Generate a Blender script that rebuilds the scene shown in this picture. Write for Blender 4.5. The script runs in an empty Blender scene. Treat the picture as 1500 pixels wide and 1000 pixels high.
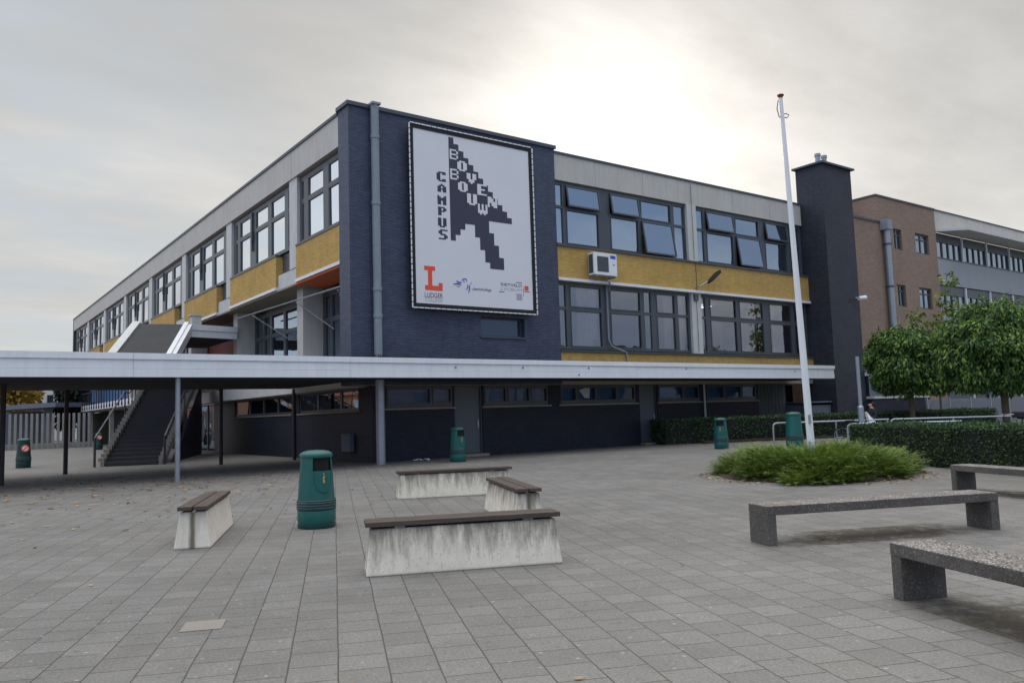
import bpy, bmesh, math, random
import numpy as np
from mathutils import Vector, Matrix, Quaternion
random.seed(7); rng = np.random.default_rng(11)
sc = bpy.context.scene
COL = sc.collection
R = math.radians

# ------------------------------------------------------------------ camera model (fitted to the photograph)
F_PX = 1173.6
CR = Vector((0.8090811, -0.5868595, -0.0313647)); CU = Vector((-0.0281728, -0.0920376, 0.9953569)); CF = Vector((0.5870214, 0.8044408, 0.0909993))
EYE = Vector((0, 0, 1.5))
def ray(px, py): return CF*F_PX + CR*(px-750) - CU*(py-500)
def onY(px, py, Y):
    d = ray(px, py); return EYE + d*((Y-EYE.y)/d.y)
def onX(px, py, X):
    d = ray(px, py); return EYE + d*((X-EYE.x)/d.x)
def onZ(px, py, Z=0.0):
    d = ray(px, py); return EYE + d*((Z-EYE.z)/d.z)

# ------------------------------------------------------------------ object helpers
OFF = {}
def link(o): COL.objects.link(o); return o
def tag(o, label=None, cat=None, group=None, kind=None):
    if label: o['label'] = label
    if cat: o['category'] = cat
    if group: o['group'] = group
    if kind: o['kind'] = kind
    return o
def thing(name, label, cat, loc=(0, 0, 0), rz=0.0, group=None):
    o = link(bpy.data.objects.new(name, None)); o.location = loc; o.rotation_euler = (0, 0, rz)
    o.empty_display_size = .3
    OFF[o.name] = Vector(loc)
    return tag(o, label, cat, group)
def local(name, label, cat, group=None):      # a thing built round the origin and put in place afterwards
    o = thing(name, label, cat, (0, 0, 0), 0, group); return o
def place(o, x, y, rz=0, z=0): o.location = (x, y, z); o.rotation_euler = (0, 0, rz); return o
def children(o): return [c for c in bpy.data.objects if c.parent == o]
def copy_tree(o, parent=None):
    c = o.copy(); COL.objects.link(c)
    if parent: c.parent = parent
    for ch in children(o): copy_tree(ch, c)
    return c

class MB:
    def __init__(s): s.v = []; s.f = []; s.mi = []
    def add(s, vs, fs, m=0):
        b = len(s.v); s.v += [tuple(p) for p in vs]; s.f += [tuple(b+i for i in f) for f in fs]; s.mi += [m]*len(fs); return s
    def quad(s, a, b, c, d, m=0): return s.add([a, b, c, d], [(0, 1, 2, 3)], m)
    def box(s, x0, y0, z0, x1, y1, z1, m=0):
        x0, x1 = sorted((x0, x1)); y0, y1 = sorted((y0, y1)); z0, z1 = sorted((z0, z1))
        return s.add([(x0,y0,z0),(x1,y0,z0),(x1,y1,z0),(x0,y1,z0),(x0,y0,z1),(x1,y0,z1),(x1,y1,z1),(x0,y1,z1)],
                     [(0,3,2,1),(4,5,6,7),(0,1,5,4),(1,2,6,5),(2,3,7,6),(3,0,4,7)], m)
    def obox(s, c, ax, ay, az, m=0):          # oriented box: centre and three half vectors
        c, ax, ay, az = Vector(c), Vector(ax), Vector(ay), Vector(az)
        P = [c+ax*i+ay*j+az*k for k in (-1,1) for i, j in ((-1,-1),(1,-1),(1,1),(-1,1))]
        return s.add(P, [(0,3,2,1),(4,5,6,7),(0,1,5,4),(1,2,6,5),(2,3,7,6),(3,0,4,7)], m)
    def prism(s, poly, e, m=0):               # planar polygon of points extruded by vector e
        n = len(poly); e = Vector(e); A = [Vector(p) for p in poly]; B = [p+e for p in A]
        fs = [tuple(range(n))[::-1], tuple(range(n, 2*n))] + [(i, (i+1) % n, n+(i+1) % n, n+i) for i in range(n)]
        return s.add(A+B, fs, m)
    def tube(s, pts, r, n=10, cap=True, m=0):
        pts = [Vector(p) for p in pts]; rs = r if isinstance(r, (list, tuple)) else [r]*len(pts)
        b = len(s.v); u = None
        for i, p in enumerate(pts):
            t = (pts[min(i+1, len(pts)-1)] - pts[max(i-1, 0)]).normalized()
            if u is None: u = t.orthogonal().normalized()
            u = (u - t*u.dot(t)).normalized(); w = t.cross(u)
            for k in range(n):
                a = 2*math.pi*k/n; s.v.append(tuple(p + (u*math.cos(a)+w*math.sin(a))*rs[i]))
        for i in range(len(pts)-1):
            for k in range(n):
                s.f.append((b+i*n+k, b+i*n+(k+1) % n, b+(i+1)*n+(k+1) % n, b+(i+1)*n+k)); s.mi.append(m)
        if cap:
            s.f.append(tuple(b+k for k in range(n))[::-1]); s.mi.append(m)
            e = b+(len(pts)-1)*n; s.f.append(tuple(e+k for k in range(n))); s.mi.append(m)
        return s
    def lathe(s, prof, n=32, c=(0, 0, 0), sx=1, sy=1, skip=None, m=0, cap=True):
        b = len(s.v); k = len(prof)
        for r, z in prof:
            for i in range(n):
                a = 2*math.pi*i/n; s.v.append((c[0]+r*sx*math.cos(a), c[1]+r*sy*math.sin(a), c[2]+z))
        for j in range(k-1):
            for i in range(n):
                if skip and skip(j, i, n): continue
                s.f.append((b+j*n+i, b+j*n+(i+1) % n, b+(j+1)*n+(i+1) % n, b+(j+1)*n+i)); s.mi.append(m)
        if cap:
            s.f.append(tuple(b+i for i in range(n))[::-1]); s.mi.append(m)
            e = b+(k-1)*n; s.f.append(tuple(e+i for i in range(n))); s.mi.append(m)
        return s
    def build(s, name, mats, parent=None, smooth=None, bevel=0, label=None):
        off = OFF.get(parent.name, Vector()) if parent else Vector()
        me = bpy.data.meshes.new(name); me.from_pydata([(x-off.x, y-off.y, z-off.z) for x, y, z in s.v], [], s.f)
        if not isinstance(mats, (list, tuple)): mats = [mats]
        for mt in mats: me.materials.append(mt)
        if len(mats) > 1: me.polygons.foreach_set('material_index', s.mi)
        me.update()
        o = link(bpy.data.objects.new(name, me))
        if parent: o.parent = parent; OFF[o.name] = off
        if smooth is not None:
            me.polygons.foreach_set('use_smooth', [True]*len(me.polygons)); me.set_sharp_from_angle(angle=R(smooth))
        if bevel:
            bv = o.modifiers.new('edge', 'BEVEL'); bv.width = bevel; bv.segments = 2; bv.limit_method = 'ANGLE'; bv.angle_limit = R(40)
        if label: o['label'] = label
        return o

def quads_mesh(name, V, mat, parent=None, k=4):       # V: (n,k,3) numpy array, one face each
    off = OFF.get(parent.name, Vector()) if parent else Vector()
    n = V.shape[0]; P = (V.reshape(-1, 3) - np.array(off)).astype(np.float32)
    me = bpy.data.meshes.new(name); me.vertices.add(n*k); me.vertices.foreach_set('co', P.ravel())
    me.loops.add(n*k); me.loops.foreach_set('vertex_index', np.arange(n*k, dtype=np.int32))
    me.polygons.add(n); me.polygons.foreach_set('loop_start', np.arange(0, n*k, k, dtype=np.int32)); me.polygons.foreach_set('loop_total', np.full(n, k, dtype=np.int32))
    me.update(calc_edges=True); me.validate()
    for m in (mat if isinstance(mat, (list, tuple)) else [mat]): me.materials.append(m)
    o = link(bpy.data.objects.new(name, me))
    if parent: o.parent = parent; OFF[o.name] = off
    return o

def text_mesh(name, body, size, mat, parent, origin, xdir, ydir, depth=.004, width=None, align='LEFT', spacing=1.0):
    cu = bpy.data.curves.new(name, 'FONT'); cu.body = body; cu.size = size; cu.extrude = depth/2; cu.align_x = align; cu.space_character = spacing
    t = link(bpy.data.objects.new(name+'_tmp', cu)); bpy.context.view_layer.update()
    me = bpy.data.meshes.new_from_object(t.evaluated_get(bpy.context.evaluated_depsgraph_get())); bpy.data.objects.remove(t); bpy.data.curves.remove(cu)
    xs = [v.co.x for v in me.vertices]; w = max(xs)-min(xs); sxx = (width/w) if width else 1
    x0 = min(xs) if align == 'LEFT' else 0
    off = OFF.get(parent.name, Vector()) if parent else Vector()
    xd, yd = Vector(xdir), Vector(ydir); zd = xd.cross(yd); o0 = Vector(origin)-off
    for v in me.vertices: v.co = o0 + xd*((v.co.x-x0)*sxx) + yd*v.co.y + zd*v.co.z
    me.materials.append(mat); me.name = name
    o = link(bpy.data.objects.new(name, me))
    if parent: o.parent = parent; OFF[o.name] = off
    return o

# ------------------------------------------------------------------ materials
def lin(c):
    return tuple(((x/255)/12.92 if x/255 <= .04045 else ((x/255+.055)/1.055)**2.4) for x in c)
class NT:
    def __init__(s, name):
        s.m = bpy.data.materials.new(name); s.m.use_nodes = True; s.t = s.m.node_tree; s.t.nodes.clear()
        s.out = s.n('ShaderNodeOutputMaterial')
    def n(s, ty, **kw):
        nd = s.t.nodes.new(ty)
        for k, v in kw.items():
            if k.startswith('i_'): nd.inputs[k[2:].replace('_', ' ')].default_value = v
            else: setattr(nd, k, v)
        return nd
    def l(s, a, b): s.t.links.new(a, b)
    def coord(s, scale=(1, 1, 1), rot=(0, 0, 0), loc=(0, 0, 0), src='Object'):
        tc = s.n('ShaderNodeTexCoord'); mp = s.n('ShaderNodeMapping'); mp.inputs['Scale'].default_value = scale; mp.inputs['Rotation'].default_value = rot; mp.inputs['Location'].default_value = loc
        s.l(tc.outputs[src], mp.inputs[0]); return mp.outputs[0]
    def wall_uv(s, scale=1):                 # (X+Y, Z): runs along any wall that is parallel to an axis
        tc = s.n('ShaderNodeTexCoord'); sp = s.n('ShaderNodeSeparateXYZ'); s.l(tc.outputs['Object'], sp.inputs[0])
        ad = s.n('ShaderNodeMath', operation='ADD'); s.l(sp.outputs[0], ad.inputs[0]); s.l(sp.outputs[1], ad.inputs[1])
        cb = s.n('ShaderNodeCombineXYZ'); s.l(ad.outputs[0], cb.inputs[0]); s.l(sp.outputs[2], cb.inputs[1]); return cb.outputs[0]
    def noise(s, vec, scale, detail=4, rough=.6):
        nz = s.n('ShaderNodeTexNoise'); nz.inputs['Scale'].default_value = scale; nz.inputs['Detail'].default_value = detail; nz.inputs['Roughness'].default_value = rough
        if vec: s.l(vec, nz.inputs['Vector'])
        return nz.outputs['Fac']
    def ramp(s, fac, stops):
        r = s.n('ShaderNodeValToRGB'); e = r.color_ramp.elements
        while len(e) < len(stops): e.new(.5)
        for el, (p, c) in zip(e, stops): el.position = p; el.color = (*c, 1) if len(c) == 3 else c
        s.l(fac, r.inputs[0]); return r.outputs[0]
    def g(s, fac, a, b, lo=0., hi=1.):       # grey ramp between positions a..b
        return s.ramp(fac, [(a, (lo,)*3), (b, (hi,)*3)])
    def mix(s, fac, a, b, mode='MIX'):
        mx = s.n('ShaderNodeMix', data_type='RGBA', blend_type=mode)
        for k, v in ((0, fac), (6, a), (7, b)):
            if hasattr(v, 'is_linked'): s.l(v, mx.inputs[k])
            else: mx.inputs[k].default_value = v if k == 0 else (*v, 1) if len(v) == 3 else v
        return mx.outputs[2]
    def bump(s, h, strength=.3, dist=.01, normal=None):
        b = s.n('ShaderNodeBump'); b.inputs['Strength'].default_value = strength; b.inputs['Distance'].default_value = dist; s.l(h, b.inputs['Height'])
        if normal: s.l(normal, b.inputs['Normal'])
        return b.outputs[0]
    def bsdf(s, col, rough=.7, metal=0, spec=.5, normal=None, **kw):
        b = s.n('ShaderNodeBsdfPrincipled')
        for k, v in (('Base Color', col), ('Roughness', rough), ('Metallic', metal), ('Specular IOR Level', spec)):
            if hasattr(v, 'is_linked'): s.l(v, b.inputs[k])
            else: b.inputs[k].default_value = (*v, 1) if isinstance(v, tuple) and len(v) == 3 else v
        if normal: s.l(normal, b.inputs['Normal'])
        for k, v in kw.items(): b.inputs[k.replace('_', ' ')].default_value = v
        return b
    def done(s, sh):
        s.l(sh if hasattr(sh, 'is_linked') else sh.outputs[0], s.out.inputs[0]); return s.m

def plain(name, col, rough=.6, var=.12, vs=3., fine=.06, fs=60., bump=.0, metal=0., spec=.5, streak=0., island=0.):
    t = NT(name); c = lin(col) if max(col) > 1 else col
    co = t.coord()
    a = t.noise(co, vs, 5); f = t.noise(co, fs, 3)
    m1 = t.g(a, .25, .75, 1-var, 1+var); m2 = t.g(f, .25, .75, 1-fine, 1+fine)
    x = t.mix(1., c, m1, 'MULTIPLY'); x = t.mix(1., x, m2, 'MULTIPLY')
    if streak:
        s = t.noise(t.coord(scale=(3, 3, .25)), 2.2, 5, .7); x = t.mix(1., x, t.g(s, .42, .72, 1, 1-streak), 'MULTIPLY')
    if island:
        gi = t.n('ShaderNodeNewGeometry'); x = t.mix(1., x, t.g(gi.outputs['Random Per Island'], 0, 1, 1-island, 1+island), 'MULTIPLY')
    nm = t.bump(f, bump, .01) if bump else None
    return t.done(t.bsdf(x, rough, metal, spec, nm))

def brick(name, c1, c2, mortar, rough=.75, spec=.35, bw=.22, bh=.062, mw=.006, bump=.5, var=.15, stain=.0):
    t = NT(name); uv = t.wall_uv(); b = t.n('ShaderNodeTexBrick'); t.l(uv, b.inputs['Vector'])
    for k, v in (('Color1', (*lin(c1), 1)), ('Color2', (*lin(c2), 1)), ('Mortar', (*lin(mortar), 1)), ('Scale', 1.), ('Mortar Size', mw), ('Mortar Smooth', .2), ('Brick Width', bw), ('Row Height', bh), ('Bias', 0.)): b.inputs[k].default_value = v
    n1 = t.noise(uv, .7, 5); x = t.mix(1., b.outputs[0], t.g(n1, .3, .7, 1-var, 1+var), 'MULTIPLY')
    n2 = t.noise(uv, 35, 3); x = t.mix(1., x, t.g(n2, .25, .75, .85, 1.15), 'MULTIPLY')
    if stain:
        st = t.noise(t.coord(scale=(2.5, 2.5, .18)), 1.5, 6, .7); x = t.mix(1., x, t.g(st, .5, .75, 1, 1-stain), 'MULTIPLY')
    h = t.mix(.35, t.mix(1., (1, 1, 1), b.outputs['Fac'], 'SUBTRACT'), n2)
    return t.done(t.bsdf(x, rough, 0, spec, t.bump(h, bump, .008)))

def glass(name, tint, ior=2.4, inner=(.012, .015, .02), wav=.35, see=False, rough=.015):
    t = NT(name); co = t.coord(); nz = t.noise(co, .55, 2); nm = t.bump(nz, wav, .03)
    gl = t.n('ShaderNodeBsdfGlossy'); gl.inputs['Color'].default_value = (*tint, 1); gl.inputs['Roughness'].default_value = rough; t.l(nm, gl.inputs['Normal'])
    fr = t.n('ShaderNodeFresnel'); fr.inputs['IOR'].default_value = ior
    if see:
        inn = t.n('ShaderNodeBsdfTransparent'); inn.inputs[0].default_value = (.94, .96, .96, 1)
    else:
        inn = t.n('ShaderNodeBsdfDiffuse'); inn.inputs[0].default_value = (*inner, 1)
    mx = t.n('ShaderNodeMixShader'); t.l(fr.outputs[0], mx.inputs[0]); t.l(inn.outputs[0], mx.inputs[1]); t.l(gl.outputs[0], mx.inputs[2])
    return t.done(mx.outputs[0])

def leafmat(name, c, dark=.55, rough=.5, trans=.25, hue=None):
    t = NT(name); gi = t.n('ShaderNodeNewGeometry'); r = gi.outputs['Random Per Island']; c = lin(c) if max(c) > 1 else c
    c2 = lin(hue) if hue else tuple(x*1.5 for x in c)
    x = t.ramp(r, [(0, tuple(v*dark for v in c)), (.5, c), (1, c2)])
    n = t.noise(t.coord(), 1.6, 3); x = t.mix(1., x, t.g(n, .3, .7, .75, 1.25), 'MULTIPLY')
    b = t.bsdf(x, rough, 0, .4)
    tr = t.n('ShaderNodeBsdfTranslucent'); t.l(x, tr.inputs[0]); mx = t.n('ShaderNodeMixShader'); mx.inputs[0].default_value = trans
    t.l(b.outputs[0], mx.inputs[1]); t.l(tr.outputs[0], mx.inputs[2]); return t.done(mx.outputs[0])

TH = R(23.5)                                   # paving direction, measured from +Y towards +X
D = Vector((math.sin(TH), math.cos(TH), 0)); W = Vector((math.cos(TH), -math.sin(TH), 0))

def paving_mat():
    t = NT('concrete_pavers'); co = t.coord(rot=(0, 0, -(math.pi/2-TH)), src='Object')
    b = t.n('ShaderNodeTexBrick', offset=.5)
    wn = t.n('ShaderNodeTexNoise'); wn.inputs['Scale'].default_value = 1.7; wn.inputs['Detail'].default_value = 4; t.l(co, wn.inputs['Vector'])
    wv = t.n('ShaderNodeVectorMath', operation='MULTIPLY_ADD'); t.l(wn.outputs['Color'], wv.inputs[0]); wv.inputs[1].default_value = (.016, .016, 0); t.l(co, wv.inputs[2]); t.l(wv.outputs[0], b.inputs['Vector'])
    for k, v in (('Color1', (.150, .143, .134, 1)), ('Color2', (.184, .176, .166, 1)), ('Mortar', (.062, .057, .046, 1)), ('Scale', 1.), ('Mortar Size', .0055), ('Mortar Smooth', .25), ('Brick Width', .3), ('Row Height', .3), ('Bias', -.1)): b.inputs[k].default_value = v
    big = t.noise(co, .35, 6, .65); mid = t.noise(co, 3.5, 5, .65); fin = t.noise(co, 120, 5, .8)
    x = t.mix(1., b.outputs[0], t.g(big, .3, .7, .86, 1.16), 'MULTIPLY'); x = t.mix(1., x, t.g(mid, .25, .75, .86, 1.13), 'MULTIPLY'); x = t.mix(1., x, t.g(fin, .3, .7, .62, 1.40), 'MULTIPLY'); g45 = t.noise(co, 42, 4, .75); x = t.mix(1., x, t.g(g45, .32, .68, .74, 1.28), 'MULTIPLY')
    # trodden gum spots and pale scuffs
    vo = t.n('ShaderNodeTexVoronoi', feature='F1'); vo.inputs['Scale'].default_value = 4.6; t.l(co, vo.inputs['Vector'])
    vd = t.n('ShaderNodeMath', operation='ADD'); t.l(vo.outputs['Distance'], vd.inputs[0]); fn = t.n('ShaderNodeMath', operation='MULTIPLY'); t.l(t.noise(co, 25, 2), fn.inputs[0]); fn.inputs[1].default_value = .07; t.l(fn.outputs[0], vd.inputs[1])
    sp = t.g(vd.outputs[0], .078, .11, .75, 0.)
    x = t.mix(sp, x, (.36, .35, .34))
    v2 = t.n('ShaderNodeTexVoronoi', feature='F1'); v2.inputs['Scale'].default_value = 9.; v2.inputs['Randomness'].default_value = 1.; t.l(t.coord(rot=(0, 0, .7), loc=(4.2, 1.3, 0)), v2.inputs['Vector'])
    v2c = t.n('ShaderNodeSeparateColor'); t.l(v2.outputs['Color'], v2c.inputs[0])
    m2 = t.n('ShaderNodeMath', operation='MULTIPLY'); t.l(t.g(v2.outputs['Distance'], .08, .16, .6, 0), m2.inputs[0]); t.l(t.g(v2c.outputs[0], .62, .66), m2.inputs[1]); x = t.mix(m2.outputs[0], x, (.34, .33, .31))
    m3 = t.n('ShaderNodeMath', operation='MULTIPLY'); t.l(t.g(v2.outputs['Distance'], .10, .30, .5, 0), m3.inputs[0]); t.l(t.g(v2c.outputs[1], .70, .74), m3.inputs[1]); x = t.mix(m3.outputs[0], x, (.075, .072, .066))
    sc_ = t.noise(t.coord(scale=(.5, 1.6, 1), rot=(0, 0, 1.2)), 1.1, 6, .75); x = t.mix(t.g(sc_, .66, .8, 0, .35), x, (.33, .32, .30))
    dk = t.noise(co, .8, 7, .75); x = t.mix(t.g(dk, .52, .72, 0, .5), x, (.095, .092, .084))
    x = t.mix(t.g(t.noise(co, 1.3, 5, .7), .55, .75, 0, .30), x, t.mix(1., x, (.80, .84, .70), 'MULTIPLY'))
    h = t.mix(.25, t.mix(1., (1, 1, 1), b.outputs['Fac'], 'SUBTRACT'), fin)
    rgh = t.g(mid, .3, .7, .62, .85)
    return t.done(t.bsdf(x, rgh, 0, .35, t.bump(h, .55, .006)))

def stained_concrete(name, base, dirt, amount=.6, topz=.45):
    t = NT(name); co = t.coord()
    sp = t.n('ShaderNodeSeparateXYZ'); t.l(co, sp.inputs[0])
    zz = t.n('ShaderNodeMapRange'); zz.inputs[1].default_value = 0.; zz.inputs[2].default_value = topz; t.l(sp.outputs[2], zz.inputs[0])
    st = t.noise(t.coord(scale=(5, 5, .45)), 2.2, 6, .7)
    ad = t.n('ShaderNodeMath', operation='MULTIPLY_ADD'); t.l(zz.outputs[0], ad.inputs[0]); ad.inputs[1].default_value = .38; t.l(st, ad.inputs[2])
    x = t.mix(t.g(ad.outputs[0], .62, .92, 0, amount), lin(base), lin(dirt))
    fk = t.noise(co, 38, 6, .8); x = t.mix(t.g(fk, .56, .64, 0, .6*amount), x, lin((60, 52, 44)))
    br = t.noise(t.coord(scale=(7, 7, .5), loc=(3, 1, 0)), 2.5, 5, .7); x = t.mix(t.g(br, .60, .78, 0, .45*amount), x, lin((110, 86, 66)))
    b2 = t.noise(co, 6, 4); x = t.mix(1., x, t.g(b2, .3, .7, .9, 1.07), 'MULTIPLY')
    low = t.g(zz.outputs[0], 0, .07, .62, 1); x = t.mix(1., x, low, 'MULTIPLY')
    ge = t.n('ShaderNodeNewGeometry'); tc2 = t.n('ShaderNodeVectorTransform', vector_type='NORMAL', convert_from='WORLD', convert_to='OBJECT'); t.l(ge.outputs['Normal'], tc2.inputs[0])
    sn = t.n('ShaderNodeSeparateXYZ'); t.l(tc2.outputs[0], sn.inputs[0]); ab_ = t.n('ShaderNodeMath', operation='ABSOLUTE'); t.l(sn.outputs[0], ab_.inputs[0])
    ay_ = t.n('ShaderNodeMath', operation='ABSOLUTE'); t.l(sp.outputs[1], ay_.inputs[0]); wv = t.n('ShaderNodeMath', operation='MULTIPLY_ADD'); t.l(st, wv.inputs[0]); wv.inputs[1].default_value = .07; t.l(ay_.outputs[0], wv.inputs[2])
    em_ = t.n('ShaderNodeMath', operation='MULTIPLY'); t.l(t.g(wv.outputs[0], .045, .085, .85, 0), em_.inputs[0]); t.l(t.g(ab_.outputs[0], .7, .9), em_.inputs[1])
    x = t.mix(em_.outputs[0], x, lin((84, 74, 52)))
    return t.done(t.bsdf(x, .85, 0, .25, t.bump(fk, .25, .01)))

def aggregate(name):
    t = NT(name); co = t.coord(); vo = t.n('ShaderNodeTexVoronoi', feature='F1'); vo.inputs['Scale'].default_value = 105; t.l(co, vo.inputs['Vector'])
    sp = t.n('ShaderNodeSeparateColor'); t.l(vo.outputs['Color'], sp.inputs[0])
    geo = t.n('ShaderNodeNewGeometry'); sx = t.n('ShaderNodeSeparateXYZ'); t.l(geo.outputs['Normal'], sx.inputs[0])
    stone = t.ramp(sp.outputs[0], [(0, (.05, .045, .042)), (.45, (.12, .11, .10)), (.75, (.24, .21, .19)), (1, (.55, .51, .47))])
    side = t.ramp(sp.outputs[1], [(0, (.078, .070, .062)), (.6, (.108, .098, .088)), (.93, (.13, .118, .106)), (1, (.26, .24, .22))])
    x = t.mix(t.g(sx.outputs[2], .3, .8), side, stone)
    n = t.noise(co, 3, 5); x = t.mix(1., x, t.g(n, .3, .7, .75, 1.2), 'MULTIPLY')
    return t.done(t.bsdf(x, .8, 0, .35, t.bump(vo.outputs['Distance'], .6, .006)))

def wood(name, c):
    t = NT(name); co = t.coord(scale=(1.2, 18, 18)); g = t.noise(co, 4, 5, .7); g2 = t.noise(t.coord(scale=(.8, 5, 5)), 2.5, 4)
    x = t.mix(1., lin(c), t.g(g, .25, .75, .55, 1.5), 'MULTIPLY'); x = t.mix(t.g(g2, .58, .72, 0, .5), x, lin((96, 98, 70)))
    return t.done(t.bsdf(x, .8, 0, .25, t.bump(g, .4, .006)))

M = {}
M['pave'] = paving_mat()
M['land'] = plain('rough_ground', (70, 74, 52), .95, .3, .2, .2, 5)
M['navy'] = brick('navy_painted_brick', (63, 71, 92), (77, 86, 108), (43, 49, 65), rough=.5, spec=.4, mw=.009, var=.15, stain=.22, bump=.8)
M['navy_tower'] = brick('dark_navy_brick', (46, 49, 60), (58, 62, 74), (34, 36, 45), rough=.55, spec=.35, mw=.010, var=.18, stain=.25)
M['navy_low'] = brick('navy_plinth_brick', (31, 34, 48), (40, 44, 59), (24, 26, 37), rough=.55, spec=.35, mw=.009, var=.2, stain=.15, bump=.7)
M['ochre'] = brick('ochre_brick', (204, 168, 98), (188, 152, 82), (160, 136, 92), rough=.8, spec=.25, var=.10, stain=.18)
M['red'] = brick('red_brown_brick', (148, 125, 110), (132, 109, 95), (150, 138, 126), rough=.85, spec=.2, var=.08, bump=.3)
M['fascia'] = plain('weathered_concrete_panel', (192, 189, 182), .85, .07, .8, .05, 50, .05, streak=.14)
M['white'] = plain('white_coated_boards', (228, 231, 234), .4, .05, 1.5, .03, 40, 0, streak=.08)
M['grey_white'] = plain('pale_grey_paint', (198, 199, 196), .6, .07, 2, .03, 40, streak=.12)
M['beige'] = plain('beige_concrete', (150, 140, 124), .85, .1, 1.5, .06, 40, .1, streak=.15)
M['frame'] = plain('dark_grey_window_frame', (72, 77, 82), .4, .05, 2, .02, 40)
M['cap'] = plain('dark_roof_trim', (70, 78, 88), .5, .1, 3)
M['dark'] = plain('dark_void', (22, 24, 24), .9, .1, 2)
M['soffit'] = plain('dark_canopy_soffit', (50, 47, 46), .9, .12, 1.5)
M['orange'] = plain('orange_soffit_paint', (214, 106, 52), .6, .08, 2)
M['roofing'] = plain('bitumen_roofing', (56, 56, 58), .85, .25, 1.2, .15, 30, .2, streak=.2)
M['galv'] = plain('galvanised_steel', (156, 163, 172), .42, .10, 6, .05, 60, 0, .65)
M['pipe'] = plain('grey_drain_pipe', (132, 142, 150), .5, .08, 3, .03, 40, streak=.12)
M['post_dark'] = plain('dark_painted_post', (54, 50, 54), .6, .15, 4)
M['glass_sky'] = glass('reflective_glass', (.74, .87, 1.0), 5.0, wav=.25)
M['glass_dim'] = glass('dim_glass', (.8, .9, 1.), 1.4, see=True, wav=.2)
M['glass_left'] = glass('mirror_glass', (.95, .97, 1.0), 22.0, wav=.2)
M['glass_low'] = glass('dull_glass', (.8, .85, .9), 1.9, inner=(.02, .035, .05), wav=.35)
M['glass_clear'] = glass('clear_glass', (.96, .93, .92), 2.9, see=True, wav=.2)
M['room'] = plain('room_plaster', (222, 218, 214), .9, .05, 1)
M['room_floor'] = plain('room_linoleum', (120, 112, 104), .6, .05, 1)
M['curtain'] = plain('cream_curtain', (244, 242, 236), .9, .06, 3)
M['green_bin'] = plain('green_plastic', (12, 90, 84), .42, .16, 3, .08, 50, .08, streak=.22)
M['green_dark_and_shade'] = plain('dark_and_shaded_green_plastic', (18, 58, 58), .45, .08, 4)
M['bin_dark'] = plain('dark_bin_mouth', (10, 12, 14), .9, .1, 3)
M['bin_band'] = plain('grey_ribbed_band', (60, 70, 78), .5, .1, 4)
M['gold'] = plain('gold_print', (190, 150, 80), .5, .1, 8)
M['bench_conc'] = stained_concrete('stained_white_concrete', (222, 214, 198), (78, 71, 60), .75)
M['bench_clean'] = stained_concrete('cleaner_white_concrete', (222, 214, 199), (94, 87, 74), .3)
M['bench_wood'] = wood('weathered_plank', (82, 72, 66))
M['agg'] = aggregate('exposed_aggregate')
M['conc'] = plain('stair_concrete', (140, 136, 130), .85, .14, 2, .08, 40, .15, streak=.2)
M['conc_post'] = plain('concrete_post', (150, 148, 142), .85, .12, 2, .08, 40, .1, island=.15)
M['tread'] = plain('dark_stair_tread', (50, 50, 56), .7, .15, 3)
M['rail_dark'] = plain('handrail_steel', (120, 124, 132), .4, .1, 4, metal=.6)
M['banner'] = plain('banner_cloth', (222, 222, 226), .6, .03, .6, .01, 40)
M['ink'] = plain('dark_banner_ink', (56, 58, 76), .6, .04, 2)
M['black'] = plain('black_fabric', (22, 22, 26), .7, .1, 3)
M['white_rope'] = plain('white_lacing', (240, 240, 240), .6, .03, 3)
M['logo_orange'] = plain('orange_print', (232, 84, 48), .6, .03, 3)
M['logo_blue'] = plain('blue_print', (56, 84, 190), .6, .03, 3)
M['logo_grey'] = plain('grey_print', (168, 170, 176), .6, .03, 3)
M['logo_dark'] = plain('charcoal_print', (74, 76, 84), .6, .03, 3)
M['pole_white'] = plain('white_pole_paint', (226, 228, 230), .45, .05, 3, .02, 50, streak=.06)
M['bark'] = plain('bark', (92, 84, 66), .95, .25, 5, .2, 40, .4)
M['bark2'] = plain('dark_bark', (60, 50, 42), .95, .25, 5, .2, 40, .4)
M['leaf_tree'] = leafmat('tree_leaf', (.054, .128, .032), .32, .55, .32, (134, 168, 68))
M['leaf_young'] = leafmat('young_leaf', (.10, .16, .03), .6, .5, .35, (150, 160, 60))
M['leaf_hedge'] = leafmat('hedge_leaf', (.050, .100, .038), .45, .6, .15, (84, 112, 56))
M['leaf_shrub'] = leafmat('juniper_needle', (.115, .20, .04), .38, .6, .25, (150, 168, 66))
M['leaf_dark'] = leafmat('dark_bush_leaf', (.012, .022, .014), .5, .6, .1)
M['leaf_gold'] = leafmat('autumn_leaf', (.22, .17, .03), .5, .6, .3, (176, 120, 40))
M['leaf_rust'] = leafmat('rust_leaf', (.20, .085, .03), .5, .6, .3, (150, 84, 40))
M['litter'] = leafmat('fallen_leaf', (.20, .12, .06), .4, .8, .1, (190, 160, 120))
M['soil'] = plain('bed_soil', (58, 46, 36), .95, .25, 6, .3, 50, .5)
M['rubber'] = plain('tyre_rubber', (24, 24, 26), .8, .1, 5)
M['skin'] = plain('skin', (196, 140, 116), .55, .05, 8)
M['jacket'] = plain('dark_jacket', (40, 42, 50), .85, .12, 8)
M['jeans'] = plain('blue_jeans', (44, 54, 78), .85, .12, 8)
M['hair'] = plain('dark_hair', (40, 28, 22), .6, .2, 20)
M['scarf'] = plain('pale_scarf', (214, 190, 186), .85, .1, 8)
M['wall_grey'] = plain('blue_grey_panel', (150, 156, 160), .6, .05, 1, streak=.08)
M['shed'] = plain('grey_shed_paint', (104, 112, 124), .7, .1, 2)
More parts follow.
